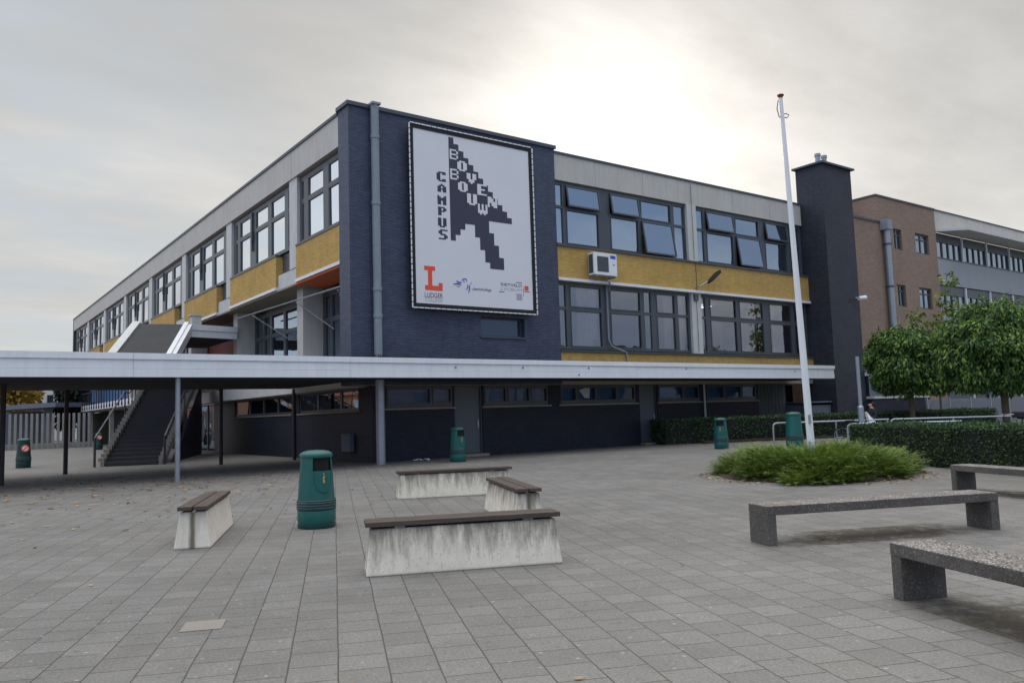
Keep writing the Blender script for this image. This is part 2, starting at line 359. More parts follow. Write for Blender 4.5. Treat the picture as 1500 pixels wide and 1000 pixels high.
M['redpaint'] = plain('red_panel', (118, 52, 44), .7, .12, 2)
M['doorgrey'] = plain('grey_door_paint', (92, 99, 104), .5, .06, 2, streak=.06)
M['woodgrey'] = plain('weathered_grey_boards', (92, 96, 96), .85, .15, 2, .1, 30, streak=.35)
M['blue_blind_and_reflection'] = plain('blue_blind_and_painted_reflection', (56, 96, 140), .7, .1, 1)
M['paper'] = plain('white_paper', (230, 228, 222), .8, .05, 8)
def emit(name, c, s):
    t = NT(name); e = t.n('ShaderNodeEmission'); e.inputs[0].default_value = (*c, 1); e.inputs[1].default_value = s; return t.done(e)
M['tube'] = emit('lit_fluorescent_tube_and_fill', (1, .90, .80), 1.8)

# ------------------------------------------------------------------ ground
def sheet(name, x0, y0, x1, y1, z, mat, label, cat):
    o = MB().quad((x0,y0,z),(x1,y0,z),(x1,y1,z),(x0,y1,z)).build(name, mat); return tag(o, label, cat, kind='structure')
sheet('ground', -900, -900, 1100, 1300, -.02, M['land'], 'flat open ground reaching the horizon behind the school', 'ground')
sheet('plaza_paving', -45, -30, 75, 95, 0, M['pave'], 'grey square concrete pavers covering the school plaza', 'paving')

# ------------------------------------------------------------------ the school
XC, YC, XE, YE = 11.62, 25.25, 38.62, 91.0
bld = thing('school_building', 'long school with navy brick corner wall, ochre brick bands and window rows', 'school building', (XC, YC, 0))
def part(name, mb, mat, parent=bld, **k): return mb.build(name, mat, parent, **k)
# -- massing core (rooms of the right-hand wing are left open in front of it)
part('core_wall', MB().box(13.6, 31.2, .05, 38.4, 90.6, 12.2), M['room']); part('floor_slab', MB().box(13.6, 26.4, 7.3, 38.4, 31.2, 8.4), M['room']); part('floor_slab', MB().box(12.6, 25.75, 2.7, 38.4, 31.2, 3.9), M['room'])
part('roof', MB().box(12.0, 26.0, 12.2, 38.5, 90.8, 12.34), M['roofing'])
part('side_wall', MB().box(38.4, 26.0, 2.7, 38.6, 90.8, 12.2), M['navy']); part('end_wall', MB().box(12.1, 90.8, 0, 38.6, 91.0, 12.3), M['navy'])
# -- navy corner wall with its return, small window cut out at (16.95..19.05, 4.5..5.3)
nv = MB(); wx0, wx1, wz0, wz1 = 16.98, 19.06, 4.52, 5.27
nv.box(XC, YC, 2.68, wx0, YC+.45, 12.52).box(wx1, YC, 2.68, 20.9, YC+.45, 12.52).box(wx0, YC, 2.68, wx1, YC+.45, wz0).box(wx0, YC, wz1, wx1, YC+.45, 12.52)
nv.box(XC, YC+.45, 2.68, XC+.5, 26.12, 12.52)
part('navy_brick_wall', nv, M['navy'])
part('roof_edge', MB().box(XC-.07, YC-.07, 12.52, 20.97, YC+.5, 12.66).box(XC-.07, YC+.5, 12.52, XC+.5, 26.16, 12.66), M['cap'])
def window(name, fm, pm, pane_mat, parent=bld, frame_mat=None):
    f = part(name, fm, frame_mat or M['frame'], parent); part('pane', pm, pane_mat, f); return f
wf = MB().box(wx0, YC+.2, wz0, wx1, YC+.28, wz0+.07).box(wx0, YC+.2, wz1-.07, wx1, YC+.28, wz1).box(wx0, YC+.2, wz0+.07, wx0+.07, YC+.28, wz1-.07).box(wx1-.07, YC+.2, wz0+.07, wx1, YC+.28, wz1-.07)
sw = window('window', wf, MB().quad((wx0+.07,YC+.24,wz0+.07),(wx1-.07,YC+.24,wz0+.07),(wx1-.07,YC+.24,wz1-.07),(wx0+.07,YC+.24,wz1-.07)), M['glass_low'])
part('sill', MB().box(wx0-.04, YC-.05, wz0-.06, wx1+.04, YC+.2, wz0), M['cap'], sw)
# -- drain pipe on the navy wall
px = 12.56
dp = MB().tube([(px, YC-.17, 3.55), (px, YC-.17, 12.62)], .145, 14)
part('drain_pipe', dp, M['pipe'], smooth=40)
for z in (5.0, 5.95, 9.0, 11.4): part('pipe_bracket', MB().tube([(px, YC-.17, z), (px, YC-.17, z+.13)], .165, 14), M['pipe'], smooth=40)
part('pipe_hopper', MB().box(px-.17, YC-.34, 12.62, px+.17, YC, 12.70), M['pipe'])

# -- right-hand facade: bands
def zbox(x0, x1, y0, y1, z0, z1): return MB().box(x0, y0, z0, x1, y1, z1)
X0 = 20.9
fas = MB(); xs = [X0, 23.3, 26.2, 29.42, 32.6, 35.6, 38.35]
for a, b in zip(xs, xs[1:]): fas.box(a+.008, 25.38, 11.28, b-.008, 25.7, 12.40)
part('concrete_fascia', fas, M['fascia'])
part('roof_edge', zbox(X0, 38.4, 25.33, 25.8, 12.40, 12.50), M['cap'])
part('ochre_brick_band', zbox(X0, XE, 25.28, 25.7, 7.10, 8.42), M['ochre'])
part('ochre_brick_band', zbox(X0, XE, 25.28, 25.7, 3.51, 4.02), M['ochre'])
part('white_sill_band', zbox(X0, XE+.02, 25.20, 25.7, 6.98, 7.097), M['white'])
part('metal_sill', zbox(X0, 38.45, 25.2, 25.55, 8.423, 8.50), M['frame'])
part('metal_sill', zbox(X0, XE, 25.2, 25.55, 4.023, 4.09), M['frame'])
part('pillar', MB().box(29.1, 25.36, 8.5, 29.74, 25.7, 11.28), M['grey_white']); part('pillar', MB().box(29.1, 25.36, 4.09, 29.78, 25.7, 6.98), M['grey_white'])
cb = MB()
for z0, z1 in ((4.2, 6.9), (8.6, 12.3)): cb.tube([(29.42, 25.325, z0), (29.42, 25.325, z1)], .012, 6)
cb.tube([(29.42, 25.26, 7.1), (29.42, 25.26, 8.42)], .012, 6); cb.box(29.25, 25.28, 6.62, 29.52, 25.355, 6.92)
part('cable_conduit', cb, M['frame'])
def window_R(name, cols, z0, z1, zt, pane_mat, Y=25.56, solid=(), opens=(), head=.16, xa=None, xb=None, zlist=None):
    """cols: glass openings (x0,x1); transom centre zt; opens: (column,'top'|'bottom') sashes that stand open"""
    xa = cols[0][0]-.06 if xa is None else xa; xb = cols[-1][1]+.06 if xb is None else xb
    f = MB(); p = MB(); d0, d1 = Y-.06, Y+.06
    f.box(xa, d0, z0-.1, xb, d1, z0); f.box(xa, d0, z1, xb, d1, z1+head)
    edges = [xa]+[v for c in cols for v in c]+[xb]
    for i in range(0, len(edges), 2): f.box(edges[i], d0+.003, z0, edges[i+1], d1-.003, z1)
    for c in cols:
        f.box(c[0], d0+.006, zt-.06, c[1], d1-.006, zt+.06)
    ops = []
    for i, c in enumerate(cols):
        for row, (a, b) in (('bottom', (z0, zt-.06)), ('top', (zt+.06, z1))):
            if (i, row) in opens:
                ops.append((c[0], c[1], a, b)); continue
            if c[1]-c[0] > .8:       # a sash inside the opening
                e = .045
                f.box(c[0], Y-.075, a, c[0]+e, Y-.01, b).box(c[1]-e, Y-.075, a, c[1], Y-.01, b).box(c[0]+e, Y-.075, a, c[1]-e, Y-.01, a+e).box(c[0]+e, Y-.075, b-e, c[1]-e, Y-.01, b)
            j = [random.uniform(-.006, .006) for _ in range(4)]
            p.quad((c[0], Y+j[0], a), (c[1], Y+j[1], a), (c[1], Y+j[2], b), (c[0], Y+j[3], b))
    fo = window(name, f, p, pane_mat)
    for (x0, x1, a, b) in ops:
        ang = R(8.5); ax = Vector((x1-x0, 0, 0))/2; H = b-a+.06; hinge = Vector(((x0+x1)/2, Y-.09, b+.02))
        dn = Vector((0, -math.sin(ang), -math.cos(ang))); nn = Vector((0, -math.cos(ang), math.sin(ang)))
        s = MB(); e = .035
        for t0 in (e, H-e): s.obox(hinge+dn*t0, ax, dn*e, nn*.03)
        for sg in (-1, 1): s.obox(hinge+dn*(H/2)+ax*(sg*(1-e/ax.x)), Vector((e, 0, 0)), dn*(H/2-2*e), nn*.029)
        so = part('open_sash', s, M['frame'], fo)
        q = [hinge+ax*i+dn*t for i, t in ((-1, H), (1, H), (1, 0), (-1, 0))]
        part('open_pane', MB().quad(*q), pane_mat, fo)
    return fo
A2 = [(20.97,21.46),(21.66,23.52),(24.2,25.95),(26.12,28.12),(28.32,29.0)]
B2 = [(29.84,30.38),(30.58,32.62),(32.82,34.72),(35.2,37.05),(37.3,38.2)]
window_R('window', A2, 8.62, 11.12, 10.17, M['glass_sky'], opens=((1,'top'),(2,'top'),(3,'bottom')), xa=20.9, xb=29.1)
window_R('window', B2, 8.62, 11.12, 10.17, M['glass_sky'], opens=((1,'top'),(2,'bottom'),(3,'top')), xa=29.74, xb=38.4)
C1 = [(20.97,21.46),(21.69,23.48),(23.98,25.85),(26.08,26.5),(26.86,28.1),(28.3,28.98)]
D1 = [(29.88,30.22),(30.56,32.54),(32.78,34.68),(35.2,37.05),(37.3,38.3)]
window_R('window', C1, 4.25, 6.84, 5.86, M['glass_clear'], xa=20.9, xb=29.1, head=.14)
window_R('window', D1, 4.25, 6.84, 5.86, M['glass_clear'], xa=29.78, xb=38.45, head=.14)
part('blind_edge', MB().box(20.97, 25.60, 11.04, 29.0, 25.64, 11.12), M['white']); part('blind_edge', MB().box(29.84, 25.60, 11.04, 38.2, 25.64, 11.12), M['white'])
# rooms behind the clear windows
part('room_floor', MB().box(20.9, 25.72, 3.903, 38.4, 31.19, 3.96), M['room_floor'])
part('partition_wall', MB().box(29.2, 25.72, 3.97, 29.5, 31.19, 7.29), M['room']); part('partition_wall', MB().box(20.5, 25.72, 3.97, 20.85, 31.19, 7.29), M['room'])
for (ua, va), (ub_, vb) in (((902,447),(940,436.5)), ((1029.5,450.5),(1041,448.5))):
    a_, b_ = onZ(ua, va, 7.17), onZ(ub_, vb, 7.17); x_ = (a_.x+b_.x)/2; part('ceiling_light_or_fill', MB().box(x_-.05, max(26.0, min(a_.y, b_.y)), 7.14, x_+.05, min(31., max(a_.y, b_.y, 29.)), 7.2), M['tube'])
for x_ in (34.6,): part('ceiling_light_or_fill', MB().box(x_-.5, 29.6, 7.14, x_+.5, 30.6, 7.2), M['tube'])  # unseen extra glowing panel, added to brighten the room
def curtain(x0, x1, z0, z1, y, waves):
    m = MB(); n = 8*waves; P = [(x0+(x1-x0)*i/n, y+.05*math.sin(i/n*waves*2*math.pi)+.02*math.sin(i*1.7)) for i in range(n+1)]
    for (xa, ya), (xb, yb) in zip(P, P[1:]): m.quad((xa,ya,z0),(xb,yb,z0),(xb,yb,z1),(xa,ya,z1))
    part('curtain', m, M['curtain'], smooth=60)
for a, b, w in ((35.9,36.7,5),(30.0,30.25,2),(20.95,21.5,4),(22.35,23.5,7),(26.1,26.45,2),(28.25,28.98,4),(33.3,34.4,7),(27.7,28.12,3)): curtain(a, b, 4.3, 6.95, 25.86, w)
for a_ in ((31.7,5.0,32.3,5.5),(33.0,5.2,35.2,6.0),(36.2,4.9,37.4,5.9)): part('notice_board', MB().box(a_[0], 31.13, a_[1], a_[2], 31.19, a_[3]), M['white'])
pl = MB()
for x, h in ((21.25,.35),(21.75,.28),(23.3,.3),(30.1,.25)):
    for k in range(40):
        c = Vector((x+random.gauss(0,.1), 25.72+random.gauss(0,.02), 4.3+random.random()*h)); a = Vector((random.uniform(-.06,.06), 0, random.uniform(-.03,.06))); pl.quad(c-a, c+Vector((.03,.0,-.03)), c+a, c-Vector((.03,0,-.03)))
part('pot_plant', pl, M['leaf_tree'])
# ac drain line and white conduit on the first floor glazing
part('condensate_pipe', MB().tube([(23.73,25.42,7.1),(23.73,25.42,4.6),(23.85,25.36,4.3),(24.55,25.22,4.05),(24.6,25.2,3.5)], .04, 8), M['pipe'], smooth=60)

# -- chimney tower at the right end
ch = part('chimney_tower', MB().box(38.50, 24.05, .02, 41.30, 25.65, 14.45), M['navy_tower'])
part('chimney_cap', MB().box(38.34, 23.88, 14.45, 41.46, 25.78, 14.55), M['cap'], ch)
for x, y in ((39.25, 24.7), (39.85, 24.7)):
    part('flue', MB().lathe([(.14,14.55),(.14,15.12),(.17,15.12),(.17,15.26),(.13,15.28)], 14, (x, y, 0)), M['galv'], ch, smooth=40)
part('downpipe', MB().tube([(41.36,24.3,0),(41.36,24.3,14.2)], .05, 8), M['pipe'], ch)

# -- ground floor, right-hand front
GY = 25.5
GW = 25.5
gl = MB(); segs = [(12.5,15.86),(17.12,25.5),(26.62,33.9)]
holes = [(13.05,15.80),(17.2,20.35),(20.98,25.3),(26.72,29.5),(30.0,33.75)]
for a, b in segs:
    gl.box(a, GW, 0, b, GW+.3, 1.86)
    cuts = sorted([h for h in holes if h[0] >= a-.2 and h[1] <= b+.2]); x = a
    for h0, h1 in cuts:
        if h0 > x: gl.box(x, GW, 1.86, h0, GW+.3, 2.66)
        x = h1
    if b > x: gl.box(x, GW, 1.86, b, GW+.3, 2.66)
gl.box(36.3, GW+1.2, 0, 38.5, GW+1.5, 2.66)
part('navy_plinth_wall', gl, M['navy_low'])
part('slab_edge', MB().box(11.72, 25.33, 2.665, 38.4, 25.72, 3.5), M['beige'])
def low_window(x0, x1, mull, blind=True):
    f = MB(); p = MB(); z0, z1 = 1.98, 2.58
    f.box(x0, GW+.02, 1.87, x1, GW+.12, z0).box(x0, GW+.02, z1, x1, GW+.12, 2.66)
    e = [x0]+mull+[x1]
    for i, xx in enumerate(e):
        w = .07; f.box(max(x0, xx-w/2), GW+.022, z0, min(x1, xx+w/2), GW+.118, z1)
    for a, b in zip(e, e[1:]):
        f.box(a+.036, GW+.0, z0+.003, a+.09, GW+.09, z1-.003).box(b-.09, GW+.0, z0+.003, b-.036, GW+.09, z1-.003).box(a+.091, GW+.0, z0+.003, b-.091, GW+.09, z0+.05).box(a+.091, GW+.0, z1-.05, b-.091, GW+.09, z1-.003)
        p.quad((a+.03,GW+.07,z0),(b-.03,GW+.07,z0),(b-.03,GW+.07,z1),(a+.03,GW+.07,z1))
    fo = window('window', f, p, M['glass_dim'])
    part('sill', MB().box(x0-.1, GW-.07, 1.80, x1+.1, GW+.02, 1.86), M['beige'], fo)
    if blind: part('blind', MB().quad((x0,GW+.25,1.87),(x1,GW+.25,1.87),(x1,GW+.25,2.66),(x0,GW+.25,2.66)), M['blue_blind_and_reflection'], fo)
    return fo
low_window(13.05, 15.8, [14.9])
low_window(17.2, 20.35, [18.3, 19.45])
lw3 = low_window(20.98, 25.3, [21.9, 23.0, 24.2])
part('hanging_paper', MB().add([(22.15,GW+.18,2.45),(22.6,GW+.17,2.56),(22.75,GW+.16,2.55),(22.72,GW+.18,2.1),(22.45,GW+.19,2.12)], [(0,1,2,3,4)]), M['paper'], lw3)
low_window(26.72, 29.5, [28.4]); low_window(30.0, 33.75, [31.3, 32.6])
def door(x0, x1, mat=M['doorgrey'], step=True):
    d = MB().box(x0+.06, GW+.12, .14, x1-.06, GW+.2, 2.6); dd = part('door', d, mat)
    part('door_frame', MB().box(x0, GW+.05, 0, x0+.06, GW+.28, 2.66).box(x1-.06, GW+.05, 0, x1, GW+.28, 2.66).box(x0+.06, GW+.05, 2.6, x1-.06, GW+.28, 2.66).box(x0+.06, GW+.05, 0, x1-.06, GW+.28, .135), M['frame'], dd)
    part('handle', MB().box(x1-.2, GW+.07, 1.05, x1-.14, GW+.12, 1.35), M['galv'], dd)
    part('doorstep', MB().box(x0-.05, GW-.32, 0, x1+.05, GW+.045, .09), M['beige'], dd)
door(15.86, 17.12); door(25.5, 26.62)
slat = MB()
for i in range(16): slat.box(33.95+i*.147, GW+.1+.01*(i % 2), .02, 33.95+i*.147+.142, GW+.18, 2.64)
part('board_door', slat, M['woodgrey'])
part('wall_pipe', MB().tube([(29.75,GW-.06,0),(29.75,GW-.06,2.66)], .05, 8), M['grey_white'])
part('service_ramp', MB().prism([(36.35,24.4,0),(36.35,24.4,1.5),(36.35,GW+1.15,1.62),(36.35,GW+1.15,0)], (2.1,0,0)).box(36.3, 24.3, 1.63, 38.46, GW+1.15, 1.70), M['shed'])

# -- left-hand facade: upper storey with brick boxes between pillars
LX = XC+.02
P0, PER = 30.75, 8.58
pill = [P0+PER*i for i in range(8)]
fasl = MB(); ys = [26.12, 30.75]+[pill[i] for i in range(1, 8)]
for a, b in zip(ys, ys[1:]): fasl.box(LX, a+.01, 11.28, LX+.4, b-.01, 12.42)
part('concrete_fascia', fasl, M['fascia'])
part('roof_edge', MB().box(LX-.05, 26.165, 12.42, LX+.5, pill[7]+.3, 12.53), M['cap'])
part('end_trim', MB().box(LX-.02, pill[7]+.02, 2.6, LX+.5, pill[7]+.35, 12.40), M['cap'])
for y in pill[:7]: part('pillar', MB().box(LX+.06, y-.42, 7.62, LX+.5, y+.42, 11.275), M['grey_white'])
WX = LX+.24
def sash_row(f, p, y0, y1, z0, z1, zt, X):
    e = .05
    for a, b in ((z0, zt-.05), (zt+.05, z1)):
        f.box(X-.05, y0, a, X+.02, y0+e, b).box(X-.05, y1-e, a, X+.02, y1, b).box(X-.05, y0+e, a, X+.02, y1-e, a+e).box(X-.05, y0+e, b-e, X+.02, y1-e, b)
        j = [random.uniform(-.004, .004) for _ in range(4)]
        p.quad((X+j[0], y1, a), (X+j[1], y0, a), (X+j[2], y0, b), (X+j[3], y1, b))
def window_L(name, cols, ya, yb, z0, z1, zt, X, mat, guide=None):
    f = MB(); p = MB(); x0, x1 = X-.06, X+.06
    f.box(x0, ya, z0-.1, x1, yb, z0).box(x0, ya, z1, x1, yb, z1+.14)
    e = [ya]+[v for c in cols for v in c]+[yb]
    for i in range(0, len(e), 2): f.box(x0+.003, e[i], z0, x1-.003, e[i+1], z1)
    for a, b in cols: f.box(x0+.006, a, zt-.05, x1-.006, b, zt+.05); sash_row(f, p, a, b, z0, z1, zt, X)
    return window(name, f, p, mat)
rel = [(.62,.86),(1.25,2.9),(3.3,4.95),(5.7,7.2),(7.55,7.85)]
oc, gd, wb = MB(), MB(), MB()
# first bay next to the navy wall
window_L('window', [(26.18,27.5),(27.95,29.5),(29.88,30.16)], 26.12, 30.32, 8.62, 11.05, 10.2, WX, M['glass_left'])
def brick_box(y0, y1):
    part('ochre_brick_box', MB().box(LX, y0, 7.10, LX+.62, y1, 8.42), M['ochre'])
    part('box_sill', MB().box(LX-.03, y0-.02, 8.423, LX+.2, y1, 8.50), M['frame'])
    part('white_box_edge', MB().box(LX-.06, y0-.05, 6.98, LX+.62, y1, 7.097), M['white'])
brick_box(26.12, 30.32)
for i in range(7):
    a = pill[i]+.42; b = pill[i+1]-.42; s = pill[i]
    window_L('window', [(s+u, s+v) for u, v in rel], a, b, 8.62, 11.05, 10.2, WX, M['glass_left'])
    brick_box(s+1.85, b)
    part('recess_panel', MB().box(LX+.3, a, 7.6, LX+.36, s+1.845, 8.50), M['frame'])
    part('concrete_ledge', MB().box(LX+.08, s-.62 if i == 0 else s-.42, 6.98, LX+.7, s+1.78, 7.60), M['grey_white'])
    part('awning_guide', MB().box(LX+.10, s+5.27, 9.3, LX+.17, s+5.35, 11.1).box(LX+.08, s+5.22, 9.75, LX+.17, s+5.40, 10.2), M['cap']); part('awning_guide', MB().box(LX+.08, a-.03, 9.5, LX+.14, a+.05, 11.0), M['cap'])
part('orange_soffit', MB().box(LX+.02, 26.13, 6.90, 13.0, 30.6, 6.975), M['orange'])
part('soffit', MB().box(LX+.02, 30.62, 6.90, 13.0, pill[7], 6.975), M['beige'])
# -- left-hand facade: first floor set back behind piers
for y in (31.25, 39.75, 48.3, 56.9, 65.5): part('pier', MB().box(12.15, y-.32, 3.2, 13.05, y+.32, 6.895), M['fascia'])
def win1(ya, yb, cols): return window_L('window', cols, ya, yb, 3.5, 6.55, 5.55, 13.05, M['glass_sky'])
win1(25.75, 30.9, [(26.2,28.0),(28.2,29.0),(29.2,30.0),(30.15,30.7)])
win1(31.6, 39.4, [(31.8,33.3),(33.5,35.2),(35.4,37.0),(37.2,38.0),(38.2,39.2)])
win1(48.6, 56.5, [(48.9,50.4),(50.6,52.4),(52.6,54.2),(54.4,56.2)])
win1(57.3, 65.1, [(57.6,59.2),(59.4,61.2),(61.4,63),(63.2,64.8)])
part('red_panel', MB().box(13.1, 40.1, 3.5, 13.3, 47.9, 6.8), M['redpaint'])
part('awning_bar', MB().tube([(11.9, 25.9, 6.28), (11.9, 39.0, 6.52)], .035, 8).tube([(11.9,31.0,6.3),(12.9,29.6,5.1)], .025, 6).tube([(11.9,26.9,6.2),(12.9,28.1,5.1)], .025, 6).tube([(11.9,36.4,6.4),(12.9,34.6,5.2)], .025, 6), M['galv'])
# -- left-hand slab edge, ground floor wall, entrance
part('slab_edge', MB().box(11.75, 26.16, 2.62, 12.8, 45.0, 3.16), M['grey_white'])
part('slab_edge', MB().box(11.74, 25.74, 2.66, 12.45, 26.14, 3.3), M['beige'])
gw = MB(); LXG = 12.5
gw.box(LXG, GW+.31, 0, LXG+.3, 44.6, 1.82)
for y0, y1 in ((GW+.31, 26.6), (32.3, 33.1), (41.0, 44.6)): gw.box(LXG, y0, 1.82, LXG+.3, y1, 2.615)
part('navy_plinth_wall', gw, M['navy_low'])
def low_L(y0, y1, mull, mat):
    f = MB(); p = MB(); e = [y0]+mull+[y1]
    f.box(LXG+.03, y0, 1.83, LXG+.13, y1, 1.93).box(LXG+.03, y0, 2.53, LXG+.13, y1, 2.61)
    for yy in e: f.box(LXG+.033, max(y0, yy-.09), 1.93, LXG+.127, min(y1, yy+.09), 2.53)
    for a, b in zip(e, e[1:]): p.quad((LXG+.07,b,1.9),(LXG+.07,a,1.9),(LXG+.07,a,2.55),(LXG+.07,b,2.55))
    fo = window('window', f, p, mat); part('sill', MB().box(LXG-.09, y0-.1, 1.76, LXG+.03, y1+.1, 1.82), M['beige'], fo)
low_L(26.6, 32.3, [28.2, 30.4], M['glass_sky']); low_L(33.1, 41.0, [34.9, 36.8, 38.8], M['glass_sky'])
ent = MB().box(13.4, 44.6, 0, 13.55, 55.0, 2.6); part('entrance_recess', ent, M['dark'])
ef = MB(); ep = MB()
for k in range(5):
    y = 45.2+k*1.6; ef.box(13.2, y, .05, 13.3, y+.14, 2.6); ep.quad((13.25,y+1.6,.1),(13.25,y+.14,.1),(13.25,y+.14,2.55),(13.25,y+1.6,2.55))
fo = part('entrance_frame', ef, M['frame']); part('pane', ep, M['glass_sky'], fo)
part('ground_floor_wall', MB().box(13.0, 55.0, 0, 13.3, 90.6, 2.9), M['dark'])
# -- gallery along the far part of the left side
gal = part('gallery_slab', MB().box(11.25, 47.0, 3.0, 13.4, 88.0, 3.48), M['white'])
gb = MB(); gr = MB()
for i in range(34):
    y = 47.4+i*1.2; part('bracket', MB().box(11.17, y, 3.06, 11.245, y+.16, 3.28), M['dark'], gal); gr.box(11.18, y+.05, 3.28, 11.235, y+.11, 4.5)
gr.box(11.17, 47.0, 4.5, 11.24, 88, 4.57)
part('railing', gr, M['dark'], gal)
for y_ in (60, 70, 80): part('gallery_column', MB().box(11.6, y_, 0, 11.9, y_+.3, 2.995), M['conc_post'])
part('painted_window_reflection', MB().box(12.9, 66, 3.5, 12.99, 88, 6.6), M['blue_blind_and_reflection'])  # flat blue colour stands in for reflections in the gallery windows

# ------------------------------------------------------------------ things fixed to the school
# banner
BY = 25.02
bn = thing('banner', 'large white banner with dark pixel arrow on the navy corner wall', 'banner', (17, BY, 5.5))
bx0 = (onY(597,178,BY-.05).x+onY(604,451,BY-.05).x)/2; bx1 = (onY(780.5,215.5,BY-.05).x+onY(787,462,BY-.05).x)/2
bz0 = (onY(604,451,BY-.05).z+onY(787,462,BY-.05).z)/2; bz1 = (onY(597,178,BY-.05).z+onY(780.5,215.5,BY-.05).z)/2
part('cloth', MB().box(bx0+.2, BY-.02, bz0+.2, bx1-.2, BY, bz1-.2), M['banner'], bn)
fr = MB(); e = .12
fr.box(bx0+.02, BY-.04, bz0+.02, bx1-.02, BY+.02, bz0+.2).box(bx0+.02, BY-.04, bz1-.2, bx1-.02, BY+.02, bz1-.02).box(bx0+.02, BY-.04, bz0+.2, bx0+.2, BY+.02, bz1-.2).box(bx1-.2, BY-.04, bz0+.2, bx1-.02, BY+.02, bz1-.2)
for x in (bx0+.3, bx1-.3):
    for z in (6.4, 8.8, 11.4): fr.box(x-.05, BY+.021, z, x+.05, YC, z+.1)
part('frame', fr, M['black'], bn)
lace = MB(); n = 30
for i in range(n):
    a = bz0+.02+(bz1-bz0-.04)*i/n; b = a+(bz1-bz0)/n*.82
    for x in (bx0+.03, bx1-.03): lace.box(x-.018, BY-.08, a, x+.018, BY-.045, b)
n = 24
for i in range(n):
    a = bx0+.06+(bx1-bx0-.12)*i/n; b = a+(bx1-bx0)/n*.82
    for z in (bz0+.03, bz1-.03): lace.box(a, BY-.08, z-.018, b, BY-.045, z+.018)
part('lacing', lace, M['white_rope'], bn)
cell = .224; ax0, az0 = onY(656.6, 200.6, BY-.02).x, onY(656.6, 200.6, BY-.02).z
rows = {r: list(range(0, r+1)) for r in range(13)}
rows.update({13: list(range(0, 8)), 14: [0,1,2,5,6,7], 15: [0,1,5,6,7,8], 16: [0,6,7,8], 17: [6,7,8,9], 18: [7,8,9], 19: [7,8,9,10], 20: [8,9,10]})
cw = (onY(749.5, 322, BY-.02).x-ax0)/13; chh = (az0-onY(661.5, 352, BY-.02).z)/17
ar = MB()
for r, cs in rows.items():
    run = []
    for c in cs+[None]:
        if run and (c is None or c != run[-1]+1):
            ar.box(ax0+run[0]*cw, BY-.026, az0-(r+1)*chh, ax0+(run[-1]+1)*cw, BY-.0205, az0-r*chh); run = []
        if c is not None: run.append(c)
part('arrow', ar, M['ink'], bn)
FONT = {'B':['11110','10001','10001','11110','10001','10001','11110'],'O':['01110','11011','11011','11011','11011','11011','01110'],'V':['11011','11011','11011','11011','01110','01110','00100'],
 'E':['11111','11000','11000','11110','11000','11000','11111'],'N':['11011','11011','11111','11111','11111','11011','11011'],'U':['11011','11011','11011','11011','11011','11011','01110'],
 'W':['10101','10101','10101','10101','11111','11111','01010'],'C':['01111','11011','11000','11000','11000','11011','01111'],'A':['00100','01110','11011','11011','11111','11011','11011'],
 'M':['10001','11011','11111','11111','11011','11011','11011'],'P':['11110','11011','11011','11110','11000','11000','11000'],'S':['01111','11000','11000','01110','00011','00011','11110']}
FONT['N'] = ['11001','11101','11101','11111','10111','10111','10011']
def zz(x, y, off): return (630+x/9.092, off+y/9.092)
def letters(name, items, mat, depth):
    m = MB()
    for chx, x0, y0, x1, y1, off0, off1 in items:
        a = onY(*zz(x0, y0, off0), BY-.02); b = onY(*zz(x1, y1, off1), BY-.02)
        g = FONT[chx]; cwid = (b.x-a.x)/5; chgt = (a.z-b.z)/7
        for r_, row in enumerate(g):
            c = 0
            while c < 5:
                if row[c] == '1':
                    k = c
                    while k < 5 and row[k] == '1': k += 1
                    m.box(a.x+c*cwid, BY-.02-depth, a.z-(r_+1)*chgt, a.x+k*cwid, BY-.0203, a.z-r_*chgt); c = k
                else: c += 1
    part(name, m, mat, bn)
letters('lettering', [('B',258,255,372,408,190,190),('O',360,408,490,565,190,190),('V',485,575,615,735,190,190),('E',625,720,755,885,190,190),('N',765,890,893,140,190,290)], M['banner'], .010)
letters('lettering', [('B',265,515,378,675,190,190),('O',370,685,500,837,190,190),('U',490,845,625,105,190,290),('W',635,75,765,235,290,290)], M['banner'], .010)
letters('lettering', [('C',85,550,210,700,190,190),('A',97,712,215,842,190,190),('M',97,868,217,100,190,290),('P',105,112,220,243,290,290),('U',103,258,220,398,290,290),('S',112,412,235,560,290,290)], M['ink'], .006)
def z3(x, y): return onY(600+x/11.76, 380+y/11.76, BY-.02)
lo = MB(); y0, y1 = BY-.026, BY-.0203
a, b = z3(250, 105), z3(570, 545); lx0, lx1, lt, lb = a.x, b.x, a.z, b.z; lw = lx1-lx0; lh = lt-lb
for u0, u1, v0, v1 in ((0,.6,.82,1),(.2,.43,.2,.82),(.03,1,0,.2),(.78,1,.2,.33)): lo.box(lx0+u0*lw, y0, lb+v0*lh, lx0+u1*lw, y1, lb+v1*lh)
part('logo', lo, M['logo_orange'], bn)
XD, ZD = (1, 0, 0), (0, 0, 1)
p = z3(262, 645); text_mesh('logo_text', 'LUDGER', .25, M['logo_dark'], bn, (p.x, BY-.024, p.z), XD, ZD, width=lw)
p = z3(266, 715); text_mesh('logo_text', 'COLLEGE', .2, M['logo_grey'], bn, (p.x, BY-.024, p.z), XD, ZD, width=lw*.97)
bs = MB()
for pts in ([(750,425),(820,415),(890,440)],[(805,365),(850,395),(885,410)],[(815,460),(870,465)],[(895,365),(930,335),(985,340)],[(925,370),(950,400)],[(970,350),(990,385)],[(1000,430),(1005,480),(975,525)],[(1030,440),(1035,510),(1012,575)],[(1045,430),(1065,395)],[(865,380),(895,410)]):
    q = [z3(*t) for t in pts]; bs.tube([(t.x, BY-.022, t.z) for t in q], [.014]+[.026]*(len(q)-2)+[.010], 6)
part('logo', bs, M['logo_blue'], bn)
